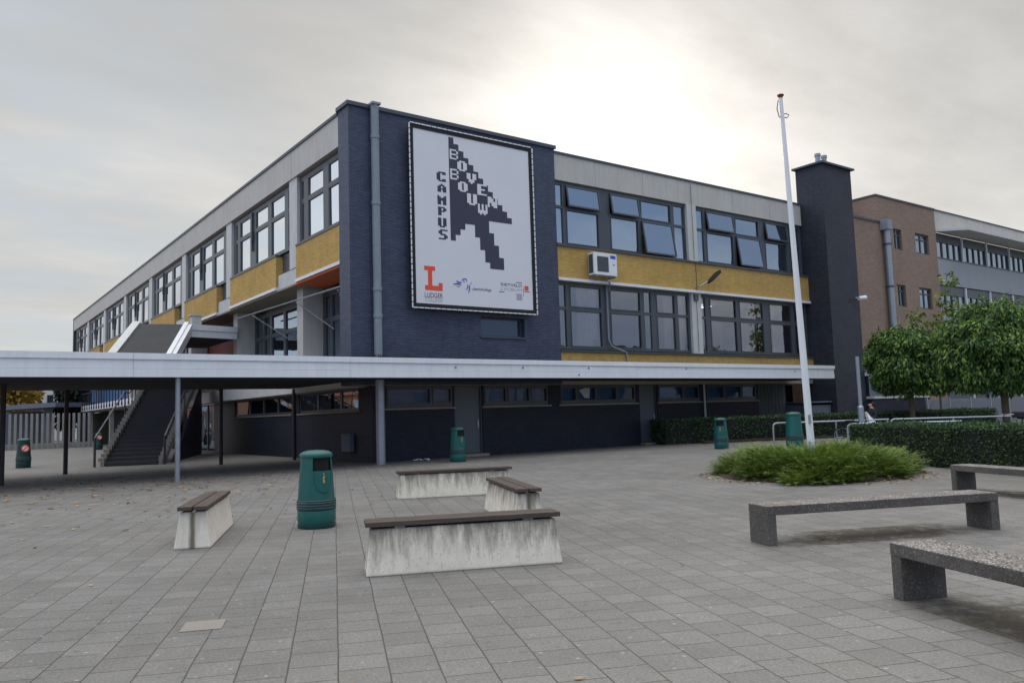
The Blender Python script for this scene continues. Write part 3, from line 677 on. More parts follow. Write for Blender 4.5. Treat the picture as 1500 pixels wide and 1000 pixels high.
p = z3(1085, 517); text_mesh('logo_text', 'ulenhofcollege', .16, M['logo_dark'], bn, (p.x, BY-.024, p.z-.02), XD, ZD, width=.86)
def z4(x, y): return onY(690+x/12.5, 390+y/12.5, BY-.02)
p = z4(548, 355); p2 = z4(930, 385); text_mesh('logo_text', 'RIETVELD', .16, M['logo_dark'], bn, (p.x, BY-.024, p2.z), XD, ZD, width=p2.x-p.x)
p = z4(548, 455); text_mesh('logo_text', 'LYCEUM', .15, M['logo_grey'], bn, (p.x, BY-.024, z4(930,462).z), XD, ZD, width=p2.x-p.x)
sq = MB(); a, b = z4(978, 358), z4(1052, 445); sq.box(a.x, y0, b.z, b.x, y1, a.z); part('logo', sq, M['logo_orange'], bn)
sq = MB(); a, b = z4(830, 498), z4(935, 620); sq.box(a.x, y0, b.z, b.x, y1, a.z); part('logo', sq, M['logo_grey'], bn)
sq = MB()
for (u0, v0), (u1, v1) in (((825,302),(930,310)),((515,465),(612,475)),((978,465),(1075,475)),((955,380),(965,550))):
    a, b = z4(u0, v0), z4(u1, v1); sq.box(a.x, y0, min(a.z,b.z), b.x, y1, max(a.z,b.z) if abs(v1-v0) > 50 else min(a.z,b.z)+.025)
part('logo', sq, M['logo_dark'], bn)

# air conditioner
ac = thing('air_conditioner', 'white outdoor air conditioner unit bracketed on the upper ochre brick band', 'air conditioner', (23.2, 25.28, 7.2))
part('casing', MB().box(22.53, 24.84, 7.28, 23.86, 25.2, 8.24), M['white'], ac, bevel=.015)
part('side_grille', MB().box(22.522, 24.90, 7.36, 22.529, 25.16, 8.16), M['cap'], ac)
gr = MB().box(22.72, 24.832, 7.42, 23.36, 24.838, 8.08); part('fan_grille', gr, M['doorgrey'], ac)
gs = MB()
for i in range(12): gs.box(22.72, 24.822, 7.44+i*.054, 23.36, 24.83, 7.46+i*.054)
part('grille_bars', gs, M['frame'], ac)
part('badge', MB().lathe([(.0,0),(.11,0),(.11,.004),(0,.004)], 20, cap=False).build('tmp', M['logo_blue']) and MB().box(23.48, 24.833, 8.02, 23.78, 24.839, 8.16), M['logo_blue'], ac)
bpy.data.objects.remove(bpy.data.objects['tmp'])
part('vent_slot', MB().box(23.62, 24.833, 7.74, 23.72, 24.839, 7.78), M['frame'], ac)
part('bracket', MB().box(22.62, 24.8, 7.2, 22.68, 25.279, 7.26).box(22.62, 25.23, 7.11, 22.68, 25.279, 7.2), M['galv'], ac)
part('bracket', MB().box(23.7, 24.8, 7.2, 23.76, 25.279, 7.26).box(23.7, 25.23, 7.11, 23.76, 25.279, 7.2), M['galv'], ac)
part('hose', MB().tube([(23.4,25.1,7.28),(23.5,25.0,7.05),(23.7,25.15,6.95),(23.73,25.3,6.7)], .03, 6), M['galv'], ac)
# floodlight
fl = thing('floodlight', 'black floodlight on a short arm at the ochre brick band', 'floodlight', (29.4, 25.28, 7.2))
part('arm', MB().tube([(29.35,25.27,7.22),(29.35,25.05,7.25),(29.5,24.95,7.35),(29.72,24.85,7.5)], .03, 8), M['galv'], fl)
hd = MB(); c = Vector((30.1, 24.75, 7.7)); ax_ = Vector((.75,-.1,.62)).normalized(); ay_ = Vector((.1,1,.05)); ay_ = (ay_-ax_*ay_.dot(ax_)).normalized(); az_ = ax_.cross(ay_)
hd.prism([c+ax_*u+ay_*v for u, v in ((-.5,-.05),(-.3,-.17),(.35,-.2),(.52,-.06),(.52,.06),(.35,.2),(-.3,.17),(-.5,.05))], az_*.07)
part('lamp_head', hd, M['black'], fl, bevel=.01)
part('lens', MB().obox(c+ax_*.1-az_*.004, ax_*.26, ay_*.12, az_*.003), M['glass_low'], fl)
# security camera
cam_ = thing('security_camera', 'small white security camera on the navy chimney tower', 'camera', (40.9, 24.05, 7.2))
part('housing', MB().tube([(40.75,23.75,7.2),(41.2,23.62,7.25)], [.11,.13], 12), M['white'], cam_, smooth=50)
part('arm', MB().tube([(40.95,24.04,7.28),(40.95,23.72,7.24)], .03, 8), M['white'], cam_)
ub = thing('utility_box', 'small grey utility box low on the navy wall beside the front canopy post', 'utility box', (12.3, 27.4, .3))
part('casing', MB().box(12.32, 27.0, .35, 12.5, 27.75, 1.0), M['shed'], ub, bevel=.015); part('lid', MB().box(12.305, 27.03, .93, 12.318, 27.72, .98), M['cap'], ub)

# ------------------------------------------------------------------ canopy
cp = thing('walkway_canopy', 'long low white-edged walkway canopy on posts along the school front', 'canopy', (12, 22.7, 0))
CF_Y, CX0, CX1 = 22.69, -14.0, 36.25
bd = MB()
for z0, z1, o in ((2.79, 3.01, .0), (3.015, 3.25, .012), (3.255, 3.42, -.03)):
    x = CX0
    while x < CX1:
        x2 = min(x+6.1, CX1+(.03 if o < 0 else 0)); bd.box(x, CF_Y+o+random.uniform(-.004, .004), z0, x2-.006, CF_Y+.1, z1); x += 6.1
bd.box(CX1-.1, CF_Y+.11, 2.79, CX1, 25.15, 3.42)
part('fascia', bd, M['white'], cp)
part('soffit', MB().box(CX0, CF_Y+.1, 2.80, 11.6, 30.9, 2.9).box(11.6, CF_Y+.1, 2.80, CX1-.11, 25.18, 2.9), M['soffit'], cp)
part('roof', MB().box(CX0, CF_Y+.1, 2.905, 11.6, 30.9, 3.36).box(11.6, CF_Y+.1, 2.905, CX1-.11, 25.18, 3.36), M['roofing'], cp)
part('back_fascia', MB().box(CX0, 30.905, 2.80, 11.6, 31.0, 3.38), M['soffit'], cp)
for x, z in ((14.2,3.14),(17.0,3.15),(19.6,2.9),(20.1,3.16),(25.5,3.18),(33,3.12)): part('fixing', MB().tube([(x,CF_Y-.02,z),(x,CF_Y+.03,z)], .03, 8), M['shed'], cp)
for x, y, r, mt in ((5.46,22.91,.068,'galv'),(12.18,24.25,.15,'galv'),(3.75,30.6,.07,'post_dark'),(8.82,30.6,.07,'post_dark'),(11.75,30.9,.075,'post_dark'),(1.70,26.7,.07,'post_dark'),(-3.4,22.95,.068,'galv'),(-1.3,30.6,.07,'post_dark')):
    part('post', MB().tube([(x,y,0),(x,y,2.8)], r, 16), M[mt], cp, smooth=40)
for nm2, x, y, s, lab in (('weed', 12.45, 24.9, .6, 'tuft of dry weeds on the canopy roof left of the drain pipe'), ('weed', 13.35, 24.9, .55, 'tuft of green weeds on the canopy roof right of the drain pipe')):
    V = []
    for k in range(160):
        b0 = np.array([x+random.gauss(0,.25*s), y+random.gauss(0,.1), 3.36]); t = np.array([random.gauss(0,.12), random.gauss(0,.08), random.uniform(.2,.6)*s]); w_ = np.array([.02, .01, 0])
        V.append([b0-w_, b0+w_, b0+t+w_*.3, b0+t-w_*.3])
    tag(quads_mesh(nm2, np.array(V), M['leaf_hedge'] if x > 13 else M['bark2']), lab, 'weed')

# ------------------------------------------------------------------ roofed outside staircase
st = thing('outdoor_staircase', 'roofed concrete staircase climbing to the first floor under the left facade', 'staircase', (6.5, 34.5, 0))
SD = Vector((.376, .9266, 0)); SW = Vector((.9266, -.376, 0)); S0 = Vector((5.51, 34.73, 0))
NS, RZ, TR = 25, .158, .39
for i in range(NS):
    tr = MB(); tr.obox(S0+SW*1.05+SD*(i*TR+TR/2+.03)+Vector((0,0,(i+1)*RZ-.06)), SW*.93, SD*(TR/2+.03), (0,0,.06))
    if i: tr.obox(S0+SW*1.05+SD*(i*TR+.02)+Vector((0,0,(i+.5)*RZ-.06)), SW*.925, SD*.018, (0,0,RZ/2-.002))
    part('step', tr, M['tread'], st)
for s in (0, 2.1):
    b0 = S0+SW*(s-.07)
    poly = []
    for i in range(NS):
        poly += [b0+SD*(i*TR)+Vector((0,0,i*RZ+(.10 if i else 0))), b0+SD*(i*TR)+Vector((0,0,(i+1)*RZ+.10))]
    poly += [b0+SD*(NS*TR)+Vector((0,0,NS*RZ+.1)), b0+SD*(NS*TR)+Vector((0,0,NS*RZ-.35)), b0+SD*.7]
    m = MB(); q = [Vector(p) for p in poly]; n = len(q); e_ = SW*.14
    m.v = [tuple(p) for p in q]+[tuple(p+e_) for p in q]
    # side faces as triangles strips between the zigzag and the soffit line
    m.f.append(tuple(range(n))); m.f.append(tuple(range(2*n-1, n-1, -1))); m.f += [(i, n+i, n+(i+1) % n, (i+1) % n) for i in range(n)]; m.mi = [0]*len(m.f)
    part('stringer', m, M['conc'], st)
Z = lambda h: Vector((0, 0, h))
for i in range(NS):                                  # chunky ends of the precast treads
    for s in (-.12, 2.06): part('tread_end', MB().obox(S0+SW*(s+.08)+SD*(i*TR+.17)+Z((i+1)*RZ+.1), SW*.11, SD*.14, Z(.07)), M['conc'], st)
for s, lab in ((-.2, None), (2.3, None)):
    b0 = S0+SW*s
    hr = MB().tube([b0-SD*.3+Z(0), b0-SD*.3+Z(1.12)], .045, 8)
    part('rail_post', hr, M['post_dark'], st)
    part('handrail', MB().tube([b0-SD*.3+Z(1.1), b0+SD*4.6+Z(3.05), b0+SD*5.6+Z(3.05), b0+SD*9.5+Z(4.7)], .035, 8), M['rail_dark'], st)
    part('rail_post', MB().tube([b0+SD*4.7+Z(1.4), b0+SD*4.7+Z(3.05)], .03, 8), M['post_dark'], st)
# sloping roof
RO = Vector((5.79, 35.44, 4.5)); RU = Vector((.378, .918, .398)); RWd = Vector((8.18-5.79, 34.84-35.44, 0)); wl = RWd.length; RWn = RWd.normalized()
RN = RWn.cross(RU).normalized()
def slab(s0, s1, t0, t1, h0, h1): 
    m = MB(); P = [RO+RWn*s+RU*t+RN*h for h in (h0, h1) for s, t in ((s0,t0),(s1,t0),(s1,t1),(s0,t1))]
    return m.add(P, [(0,3,2,1),(4,5,6,7),(0,1,5,4),(1,2,6,5),(2,3,7,6),(3,0,4,7)])
part('sloping_roof', slab(.3, wl-.3, -2.0, 4.3, -.25, -.05), M['roofing'], st)
part('roof_board', slab(-.02, .3, -2.0, 4.45, -.4, .03), M['grey_white'], st)
part('roof_board', slab(wl-.3, wl-.12, -2.0, 4.45, -.4, .03), M['white'], st); part('roof_board', slab(wl-.12, wl+.06, -2.0, 4.3, -.5, -.03), M['white'], st)
TP = RO+RU*4.3
lr = MB(); a = TP+RWn*wl; 
lr.prism([Vector((a.x-.1,a.y+.05,5.62)), Vector((12.1, a.y+.6, 5.62)), Vector((12.1, a.y+6, 5.62)), Vector((TP.x+1.4, TP.y+6, 5.62)), Vector((TP.x, TP.y+.2, 5.62))], (0,0,.5))
part('landing_roof', lr, M['soffit'], st)
part('landing_fascia', MB().prism([(a.x-.12,a.y-.02,5.58),(12.1,a.y+.5,5.58),(12.1,a.y+.58,5.58),(a.x-.12,a.y+.045,5.58)], (0,0,.32)).prism([(a.x-.12,a.y-.06,5.905),(12.1,a.y+.46,5.905),(12.1,a.y+.58,5.905),(a.x-.12,a.y+.045,5.905)], (0,0,.27)), M['white'], st)
part('roof_box', MB().box(a.x+.12, a.y+.3, 6.18, a.x+.55, a.y+.75, 6.62).box(a.x+.05, a.y+.25, 6.62, a.x+.62, a.y+.8, 6.68), M['grey_white'], st)
part('landing', MB().prism([S0+SD*(NS*TR)+Z(3.65), S0+SD*(NS*TR)+SW*2.1+Z(3.65), Vector((12.9, 44.2, 3.65)), Vector((12.9, 50, 3.65)), Vector((9.6, 50, 3.65))], (0,0,.3)), M['tread'], st)
part('side_wall', MB().prism([S0+SW*2.28+SD*1.2+Z(.02), S0+SW*2.28+SD*(NS*TR)+Z(3.4), S0+SW*2.28+SD*(NS*TR)+Z(.02)], SW*.1), M['navy_low'], st)

# ------------------------------------------------------------------ brick wing further right
b2 = thing('brick_building', 'red-brown brick building with pale grey window wing beyond the chimney tower', 'building', (46, 25.3, 0))
def hole_wall(m, x0, x1, z0, z1, y0, y1, holes):
    xs = sorted({x0, x1, *[h[0] for h in holes], *[h[1] for h in holes]}); zs = sorted({z0, z1, *[h[2] for h in holes], *[h[3] for h in holes]})
    for xa, xb in zip(xs, xs[1:]):
        run = None
        for za, zb in zip(zs, zs[1:]):
            inside = any(h[0] <= xa and xb <= h[1] and h[2] <= za and zb <= h[3] for h in holes)
            if not inside: run = (run[0], zb) if run else (za, zb)
            if (inside or zb == zs[-1]) and run: m.box(xa, y0, run[0], xb, y1, run[1]); run = None
    return m
BW = [(47.75,48.75,10.9,12.2),(50.4,52.1,10.9,12.2),(47.75,48.75,7.35,8.7),(50.4,52.0,7.35,8.7)]
wl2 = hole_wall(MB(), 46.4, 53.1, 0, 14.0, 25.3, 25.7, BW); wl2.box(46.0, 25.3, 0, 46.397, 40, 14.0)
part('brick_wall', wl2, M['red'], b2)
part('brick_wall', MB().box(41.9, 24.6, 0, 45.99, 36, 12.05), M['red'], b2)
part('roof_edge', MB().box(45.94, 25.24, 14.0, 53.1, 25.75, 14.1).box(45.94, 25.76, 14.0, 46.4, 40, 14.1), M['cap'], b2)
part('roof_edge', MB().box(41.85, 24.54, 12.05, 45.93, 25.0, 12.17), M['cap'], b2)
for x0, x1, z0, z1 in BW:
    f = MB().box(x0,25.42,z0,x1,25.5,z0+.1).box(x0,25.42,z1-.1,x1,25.5,z1).box(x0,25.42,z0+.1,x0+.1,25.5,z1-.1).box(x1-.1,25.42,z0+.1,x1,25.5,z1-.1)
    f.box((x0+x1)/2-.05,25.423,z0+.1,(x0+x1)/2+.05,25.497,z1-.1).box(x0+.1,25.423,z1-.42,x1-.1,25.497,z1-.34)
    window('window', f, MB().quad((x0,25.47,z0),(x1,25.47,z0),(x1,25.47,z1),(x0,25.47,z1)), M['glass_sky'], b2)
part('roof_vent', MB().lathe([(.42,12.05),(.42,13.6),(.5,13.6),(.5,13.8),(.42,13.8),(.42,14.0),(.5,14.0),(.45,14.25)], 14, (44.9, 27.6, 0)), M['galv'], b2, smooth=40)
q_ = onY(1303, 400, 24.36); bxp = q_.x
part('drain_pipe', MB().tube([(bxp,24.36,0),(bxp,24.36,12.0)], .19, 12), M['galv'], b2, smooth=40)
part('pipe_hopper', MB().box(bxp-.3, 24.1, 11.6, bxp+.25, 24.59, 12.2), M['pipe'], b2)
for z in (10.7, 8.2, 5.7, 5.2, 3.0): part('pipe_bracket', MB().tube([(bxp,24.36,z),(bxp,24.36,z+.1)], .22, 12), M['cap'], b2)
# pale wing
WXE = 84
part('concrete_fascia', MB().box(53.1, 25.32, 12.75, WXE, 25.8, 14.0), M['fascia'], b2)
part('roof_edge', MB().box(53.1, 25.26, 14.0, WXE, 25.85, 14.08), M['cap'], b2)
part('sun_shelf', MB().prism([(53.12,25.3,12.58),(54.6,23.9,12.58),(WXE,23.9,12.58),(WXE,25.3,12.58)], (0,0,.16)), M['grey_white'], b2)
part('grey_panel', MB().box(53.1, 25.32, 9.1, WXE, 25.7, 10.8), M['wall_grey'], b2); part('grey_panel', MB().box(53.1, 25.32, 4.2, WXE, 25.7, 7.1), M['wall_grey'], b2)
part('grey_panel', MB().box(53.1, 25.32, 2.2, WXE, 25.7, 4.19), M['grey_white'], b2)
part('end_wall', MB().box(53.1, 25.8, 0, WXE, 40, 12.7).box(46.4, 25.8, 0, 53.09, 40, 13.9), M['dark'], b2)
for z0, z1, zsplit in ((10.85, 12.55, 11.95), (7.15, 9.05, 8.45), (0.05, 2.18, 1.5)):
    for k in range(9):
        x0 = 53.15+k*3.62; x1 = x0+3.5; f = MB(); p = MB()
        if x0 > WXE-3.6: break
        f.box(x0,25.4,z0,x1,25.52,z0+.09).box(x0,25.4,zsplit,x1,25.52,z1)
        for j in range(5): xx = x0+j*(x1-x0-.1)/4; f.box(xx,25.403,z0+.09,xx+.1,25.517,zsplit)
        p.quad((x0,25.47,z0),(x1,25.47,z0),(x1,25.47,zsplit),(x0,25.47,zsplit))
        window('window', f, p, M['glass_sky'], b2)
        part('pillar', MB().box(x1+.01, 25.3, z0, x1+.11, 25.55, z1), M['white'], b2)
# low navy annex below
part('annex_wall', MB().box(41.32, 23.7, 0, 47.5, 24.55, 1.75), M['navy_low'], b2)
part('annex_sill', MB().box(41.32, 23.6, 1.755, 47.5, 24.5, 1.88), M['grey_white'], b2)
part('annex_window', MB().box(41.4, 23.9, 1.885, 46.2, 24.5, 3.0), M['glass_low'], b2)
part('annex_edge', MB().box(41.32, 23.55, 3.005, 46.6, 24.55, 3.3), M['white'], b2)

# ------------------------------------------------------------------ benches
def trap_bench(label, L, x, y, rz, conc, gap=.02):
    o = local('plank_bench', label, 'bench', 'white concrete benches with plank seats')
    h = .44; m = MB(); b, t = .215, .15; lb, lt = L/2, L/2-.05
    m.add([(-lb,-b,0),(lb,-b,0),(lb,b,0),(-lb,b,0),(-lt,-t,h),(lt,-t,h),(lt,t,h),(-lt,t,h)], [(0,3,2,1),(4,5,6,7),(0,1,5,4),(1,2,6,5),(2,3,7,6),(3,0,4,7)])
    m.build('concrete_base', conc, o, bevel=.012)
    s = MB()
    for xx in (-L*.33, L*.33): s.box(xx-.05, -.14, h-.06, xx+.05, .14, h+.018)
    s.build('bearer', M['bench_conc'], o)
    for sg in (-1, 1):
        q = MB(); ln = L/2+.0
        y0, y1 = (sg*gap/2, sg*(gap/2+.165)); n = 8
        q.box(-ln, min(y0,y1), h+.02, ln, max(y0,y1), h+.068)
        q.build('plank', M['bench_wood'], o, bevel=.006)
    return place(o, x, y, rz)
trap_bench('stained white plank-topped bench nearest the camera, with dirt streaks down its front', 1.95, 4.40, 6.97, -TH, M['bench_conc'])
trap_bench('clean-sided white plank-topped bench set lengthways left of the front green bin', 2.25, 3.09, 11.38, math.pi/2-TH, M['bench_clean'])
trap_bench('streaked white plank-topped bench farthest back, in front of the bin by the grey door', 2.2, 8.2, 13.25, -TH, M['bench_conc'])
trap_bench('short-looking white plank-topped bench pointing at the camera between two crosswise benches', 2.25, 7.02, 9.75, math.pi/2-TH, M['bench_conc'])
def slab_bench(label, L, x, y, rz):
    o = local('slab_bench', label, 'bench', 'exposed aggregate slab benches')
    h, t, d = .425, .10, .2
    MB().box(-L/2, -d, h-t, L/2, d, h).build('seat', M['agg'], o, bevel=.008)
    for sg in (-1, 1):
        MB().box(sg*L/2, -d+.004, 0, sg*(L/2-.11), d-.004, h-t).build('leg', M['agg'], o, bevel=.006)
    return place(o, x, y, rz)
slab_bench('long dark aggregate slab bench lying crosswise in front of the shrub bed', 2.97, 8.82, 5.12, -TH)
slab_bench('aggregate slab bench cut off by the frame at lower right', 2.97, 5.66, 1.99, math.pi/2-TH)
slab_bench('aggregate slab bench farther back beside the clipped hedge', 2.97, 13.67, 5.34, math.pi/2-TH)

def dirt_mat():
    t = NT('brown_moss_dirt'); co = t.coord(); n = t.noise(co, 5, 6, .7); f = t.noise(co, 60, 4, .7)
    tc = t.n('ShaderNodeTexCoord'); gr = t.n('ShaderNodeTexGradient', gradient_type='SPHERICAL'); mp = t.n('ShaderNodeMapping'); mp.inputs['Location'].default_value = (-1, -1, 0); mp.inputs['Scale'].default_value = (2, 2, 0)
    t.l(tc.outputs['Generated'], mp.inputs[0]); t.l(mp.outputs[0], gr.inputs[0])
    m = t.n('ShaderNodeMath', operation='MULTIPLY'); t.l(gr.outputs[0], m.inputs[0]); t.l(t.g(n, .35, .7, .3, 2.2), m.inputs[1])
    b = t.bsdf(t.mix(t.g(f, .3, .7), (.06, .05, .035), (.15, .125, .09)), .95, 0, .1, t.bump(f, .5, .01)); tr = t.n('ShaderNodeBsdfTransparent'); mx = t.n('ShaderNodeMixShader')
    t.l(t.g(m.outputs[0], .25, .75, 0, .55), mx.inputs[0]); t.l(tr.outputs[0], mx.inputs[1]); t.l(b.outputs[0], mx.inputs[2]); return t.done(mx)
M['dirt'] = dirt_mat()
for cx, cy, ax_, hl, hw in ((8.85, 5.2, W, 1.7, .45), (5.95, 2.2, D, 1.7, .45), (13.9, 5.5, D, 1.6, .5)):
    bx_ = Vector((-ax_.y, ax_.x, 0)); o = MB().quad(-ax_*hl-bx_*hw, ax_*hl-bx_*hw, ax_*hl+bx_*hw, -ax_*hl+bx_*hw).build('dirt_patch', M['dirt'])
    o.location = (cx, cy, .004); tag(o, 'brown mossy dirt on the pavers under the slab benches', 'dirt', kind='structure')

# ------------------------------------------------------------------ litter bins
def make_bin(label):
    o = local('litter_bin', label, 'litter bin', 'green plastic litter bins')
    zl = [.06,.10,.16,.24,.255,.275,.29,.31,.325,.345,.36,.38,.40,.5,.6,.7,.80,.86,.92,.98,1.0]
    def rad(z):
        r = .285-.055*max(0, (z-.3)/.7)
        if z < .10: r = .27
        return r
    prof = []
    for i, z in enumerate(zl):
        r = rad(z)
        if .255 <= z <= .36: r += (.012 if i % 2 else -.006)
        prof.append((r, z))
    n = 48; j0 = zl.index(.80); j1 = zl.index(.92)+1
    sk = lambda j, i, n_: (zl[j] >= .80 and zl[j+1] <= .98) and (i <= 4 or i >= n_-5)
    body = MB().lathe(prof, n, sx=1.0, sy=.92, skip=sk, cap=False)
    body.build('body', M['green_bin'], o, smooth=50)
    MB().lathe([(.22,.5),(.215,1.0)], 32, sy=.92, cap=False).build('liner', M['bin_dark'], o, smooth=60)
    MB().lathe([(.275,.0),(.285,.02),(.285,.06),(.27,.065)], 40, sy=.92).build('foot', M['green_dark_and_shade'], o, smooth=40)
    MB().lathe([(.286,.25),(.293,.262),(.293,.385),(.284,.395)], 48, sy=.92, cap=False).build('ribbed_band', M['green_dark_and_shade'], o, smooth=40)
    rb = MB()
    for z in (.28, .315, .35): rb.lathe([(.294,z),(.299,z+.006),(.294,z+.012)], 48, sy=.92, cap=False)
    rb.build('rib', M['bin_band'], o, smooth=40)
    MB().lathe([(.232,.985),(.246,.99),(.250,1.02),(.236,1.045),(.19,1.068),(.12,1.082),(.03,1.088)], 48, sy=.92).build('lid', M['green_bin'], o, smooth=40)
    u = MB(); pts = []
    for k in range(25):
        a = math.pi*k/24; yy = .36*math.cos(a); z = .80-.30*math.sin(a)**.8 if 0 < k < 24 else .80
        th = yy/.27*1.0*.62/.62*.0
        ang = math.cos(a)*.62; r = rad(z)+.002; pts.append((r*math.cos(ang), r*.92*math.sin(ang), z))
    u.tube(pts, .008, 6); u.build('rim', M['green_bin'], o, smooth=60)
    em = MB()
    def surf(ang, z, e=.004): r = rad(z)+e; return (r*math.cos(ang), r*.92*math.sin(ang), z)
    for (a0, z0), (a1, z1) in (((-.06,.63),(.0,.72)),((.02,.63),(.05,.68)),((.0,.70),(.07,.73)),((-.02,.74),(.03,.77))):
        em.quad(surf(a0,z0), surf(a1,z0), surf(a1,z1), surf(a0,z1))
    em.build('emblem', M['gold'], o)
    return o
def face(o, x, y, turn):       # mouth turned from the direction of the camera
    ang = math.atan2(-y, -x)+turn; return place(o, x, y, ang)
bin1 = face(make_bin('big green litter bin standing in the open between the plank benches'), 4.52, 11.05, R(24))
def bin_copy(label, x, y, turn, s=1.0):
    c = copy_tree(bin1); c['label'] = label; face(c, x, y, turn); c.scale = (s, s, s*1.06); return c
bin_copy('green litter bin standing by the first grey door in the navy wall', 14.34, 22.91, R(35))
bin_copy('green litter bin with gold emblem facing front at the left end of the back hedge', 23.9, 19.75, R(-4))
bin_copy('green litter bin partly hidden behind the white flagpole and shrub bed', 24.9, 17.3, R(150), 1.12)
bL = bin_copy('dark green litter bin with a round prohibition sticker under the left canopy', 3.14, 37.75, R(170), 1.02)
bF = bin_copy('small distant green litter bin beyond the handrail of the staircase', 9.6, 62.0, R(170))
sr = MB().lathe([(0.0,0),(.085,0)], 24, cap=False); 
def sticker(b, x, y, z, s):
    # ring sticker on the side that faces the plaza, built as a small curved-off disc in front of the plastic
    t = MB(); dirv = Vector((-b.location.x, -b.location.y, 0)).normalized(); sd = Vector((-dirv.y, dirv.x, 0))
    base = b.location+dirv*(.27*b.scale.x+.012)+sd*.05
    def disc(r0, r1, e, mat, name):
        m = MB(); n = 24
        for k in range(n):
            a0, a1 = 2*math.pi*k/n, 2*math.pi*(k+1)/n
            f_ = lambda r, a: base+dirv*e+sd*(r*math.cos(a))+Vector((0,0,z+r*math.sin(a)))
            m.quad(f_(r0,a0), f_(r1,a0), f_(r1,a1), f_(r0,a1))
        ob = m.build(name, mat); ob.parent = b; ob.matrix_parent_inverse = Matrix.LocRotScale(b.location, b.rotation_euler, b.scale).inverted(); return ob
    disc(.001, .085*s, 0, M['paper'], 'sticker'); disc(.085*s, .12*s, .002, M['logo_orange'], 'sticker_ring')
    m = MB(); c = base+dirv*.004+Vector((0,0,z)); v = (sd+Vector((0,0,1))).normalized()*.1*s; w_ = (sd-Vector((0,0,1))).normalized()*.018*s
    m.quad(c-v-w_, c-v+w_, c+v+w_, c+v-w_); ob = m.build('sticker_bar', M['logo_orange']); ob.parent = b; ob.matrix_parent_inverse = Matrix.LocRotScale(b.location, b.rotation_euler, b.scale).inverted()
for b_ in (bL, bF):
    for c_ in children(b_):
        if c_.name.startswith('body'): c_.data = c_.data.copy(); c_.data.materials[0] = M['green_dark_and_shade']  # bodies take a darker green: shade put into the plastic colour
sticker(bL, 0, 0, .78, 1.2); sticker(bF, 0, 0, .85, 1.3)

# ------------------------------------------------------------------ flagpole, shrub bed, sign post
FP = Vector((15.75, 10.62, 0))
fp = thing('flagpole', 'tall tapering white flagpole rising from the shrub bed', 'flagpole', FP)
lean = Vector((0, 0, 0))
cam_r = Vector((CR.x, CR.y, 0)).normalized(); FB = FP.copy(); FPt = FP-cam_r*.11
part('pole', MB().tube([FP+cam_r*.09, FP+Z(2.5)+cam_r*.03, FP+Z(5.5)-cam_r*.04, FPt+Z(8.55)], [.082, .074, .058, .042], 18), M['pole_white'], fp, smooth=60)
part('finial', MB().lathe([(.045,8.55),(.05,8.58),(.075,8.60),(.075,8.625),(.02,8.65)], 16, (FPt.x, FPt.y, 0)), M['leaf_rust'], fp, smooth=50)
cl = MB(); FP = FPt
q = [FP+Z(8.5)-cam_r*.06, FP+Z(8.3)-cam_r*.10, FP+Z(8.1)-cam_r*.06, FP+Z(8.08)+cam_r*.12, FP+Z(8.14)+cam_r*.17, FP+Z(8.18)+cam_r*.1, FP+Z(8.15)+cam_r*.0]
cl.tube(q, .012, 6); part('halyard', cl, M['shed'], fp)
FP = FB; part('cleat', MB().box(FP.x-.04, FP.y-.12, 1.1, FP.x, FP.y-.08, 1.3), M['galv'], fp)
tag(MB().lathe([(1.98,0.0),(1.94,.04),(1.5,.10),(.02,.12)], 40, (15.55,10.4,.004), cap=False).build('bed_soil', M['soil'], smooth=60), 'round bed of dark soil under the low shrubs', 'soil', kind='structure')

def sprays(cx, cy, rx, ry, n, h, seed, hsc=1.0):
    g = np.random.default_rng(seed); out = []
    for _ in range(n):
        a = g.uniform(0, 2*math.pi); rr = math.sqrt(g.uniform(0, 1)); lump = 1+.10*math.sin(3*a+seed)+.07*math.sin(7*a+2*seed)
        bx, by = cx+rx*rr*.86*math.cos(a)*lump, cy+ry*rr*.86*math.sin(a)*lump
        top = h*(1-.28*rr**4)*g.uniform(.75, 1.12)*hsc*(1+.15*math.sin(bx*2.3+seed)*math.sin(by*2.7))
        az = a+g.normal(0, .75); L = g.uniform(.24, .46); el = g.uniform(.35, 1.05)-.30*rr
        d0 = np.array([math.cos(az)*math.cos(el), math.sin(az)*math.cos(el), math.sin(el)])
        z0 = g.uniform(.05, 1)**.6*top if rr < .9 else g.uniform(.0, .8)*top
        p = np.array([bx, by, max(.03, z0-.12)]); side = np.cross(d0, [0, 0, 1]); side /= np.linalg.norm(side)+1e-6
        k = 9; ph = g.uniform(0, 1)
        for i in range(k):
            t = (i+ph*.3)/k; droop = -.10*L*t*t
            c = p+d0*L*t+np.array([0, 0, droop]); wdt = .040*(1-.6*t)+.010
            tang = d0+np.array([0, 0, -.4*t]); 
            for sg in (-1, 1):
                tip = c+side*sg*wdt*1.25+tang*.060+np.array([0, 0, g.uniform(-.012, .018)])
                w_ = tang*.013
                out.append([c-w_*.3, c+w_, tip+w_*.2, tip-w_*.5])
        tip = p+d0*L*1.05+np.array([0, 0, -.22*L]); out.append([p+d0*L*.8-side*.008+np.array([0,0,-.14*L]), p+d0*L*.8+side*.008+np.array([0,0,-.14*L]), tip+side*.003, tip-side*.003])
    return np.array(out)
sh = thing('low_juniper_shrub', 'spreading bright green juniper shrub around the foot of the flagpole', 'shrub', (16.0, 10.85, 0))
quads_mesh('foliage', sprays(15.6, 10.4, 2.12, 2.2, 10500, .60, 3), M['leaf_shrub'], sh)
lp = MB()
for k in range(60):
    a = random.uniform(0, 6.28); r = random.uniform(.2, 1.9); b = Vector((16+r*math.cos(a), 10.85+r*math.sin(a), 0)); lp.tube([b, b+Vector((random.gauss(0,.2), random.gauss(0,.2), .35))], [.012,.006], 5)
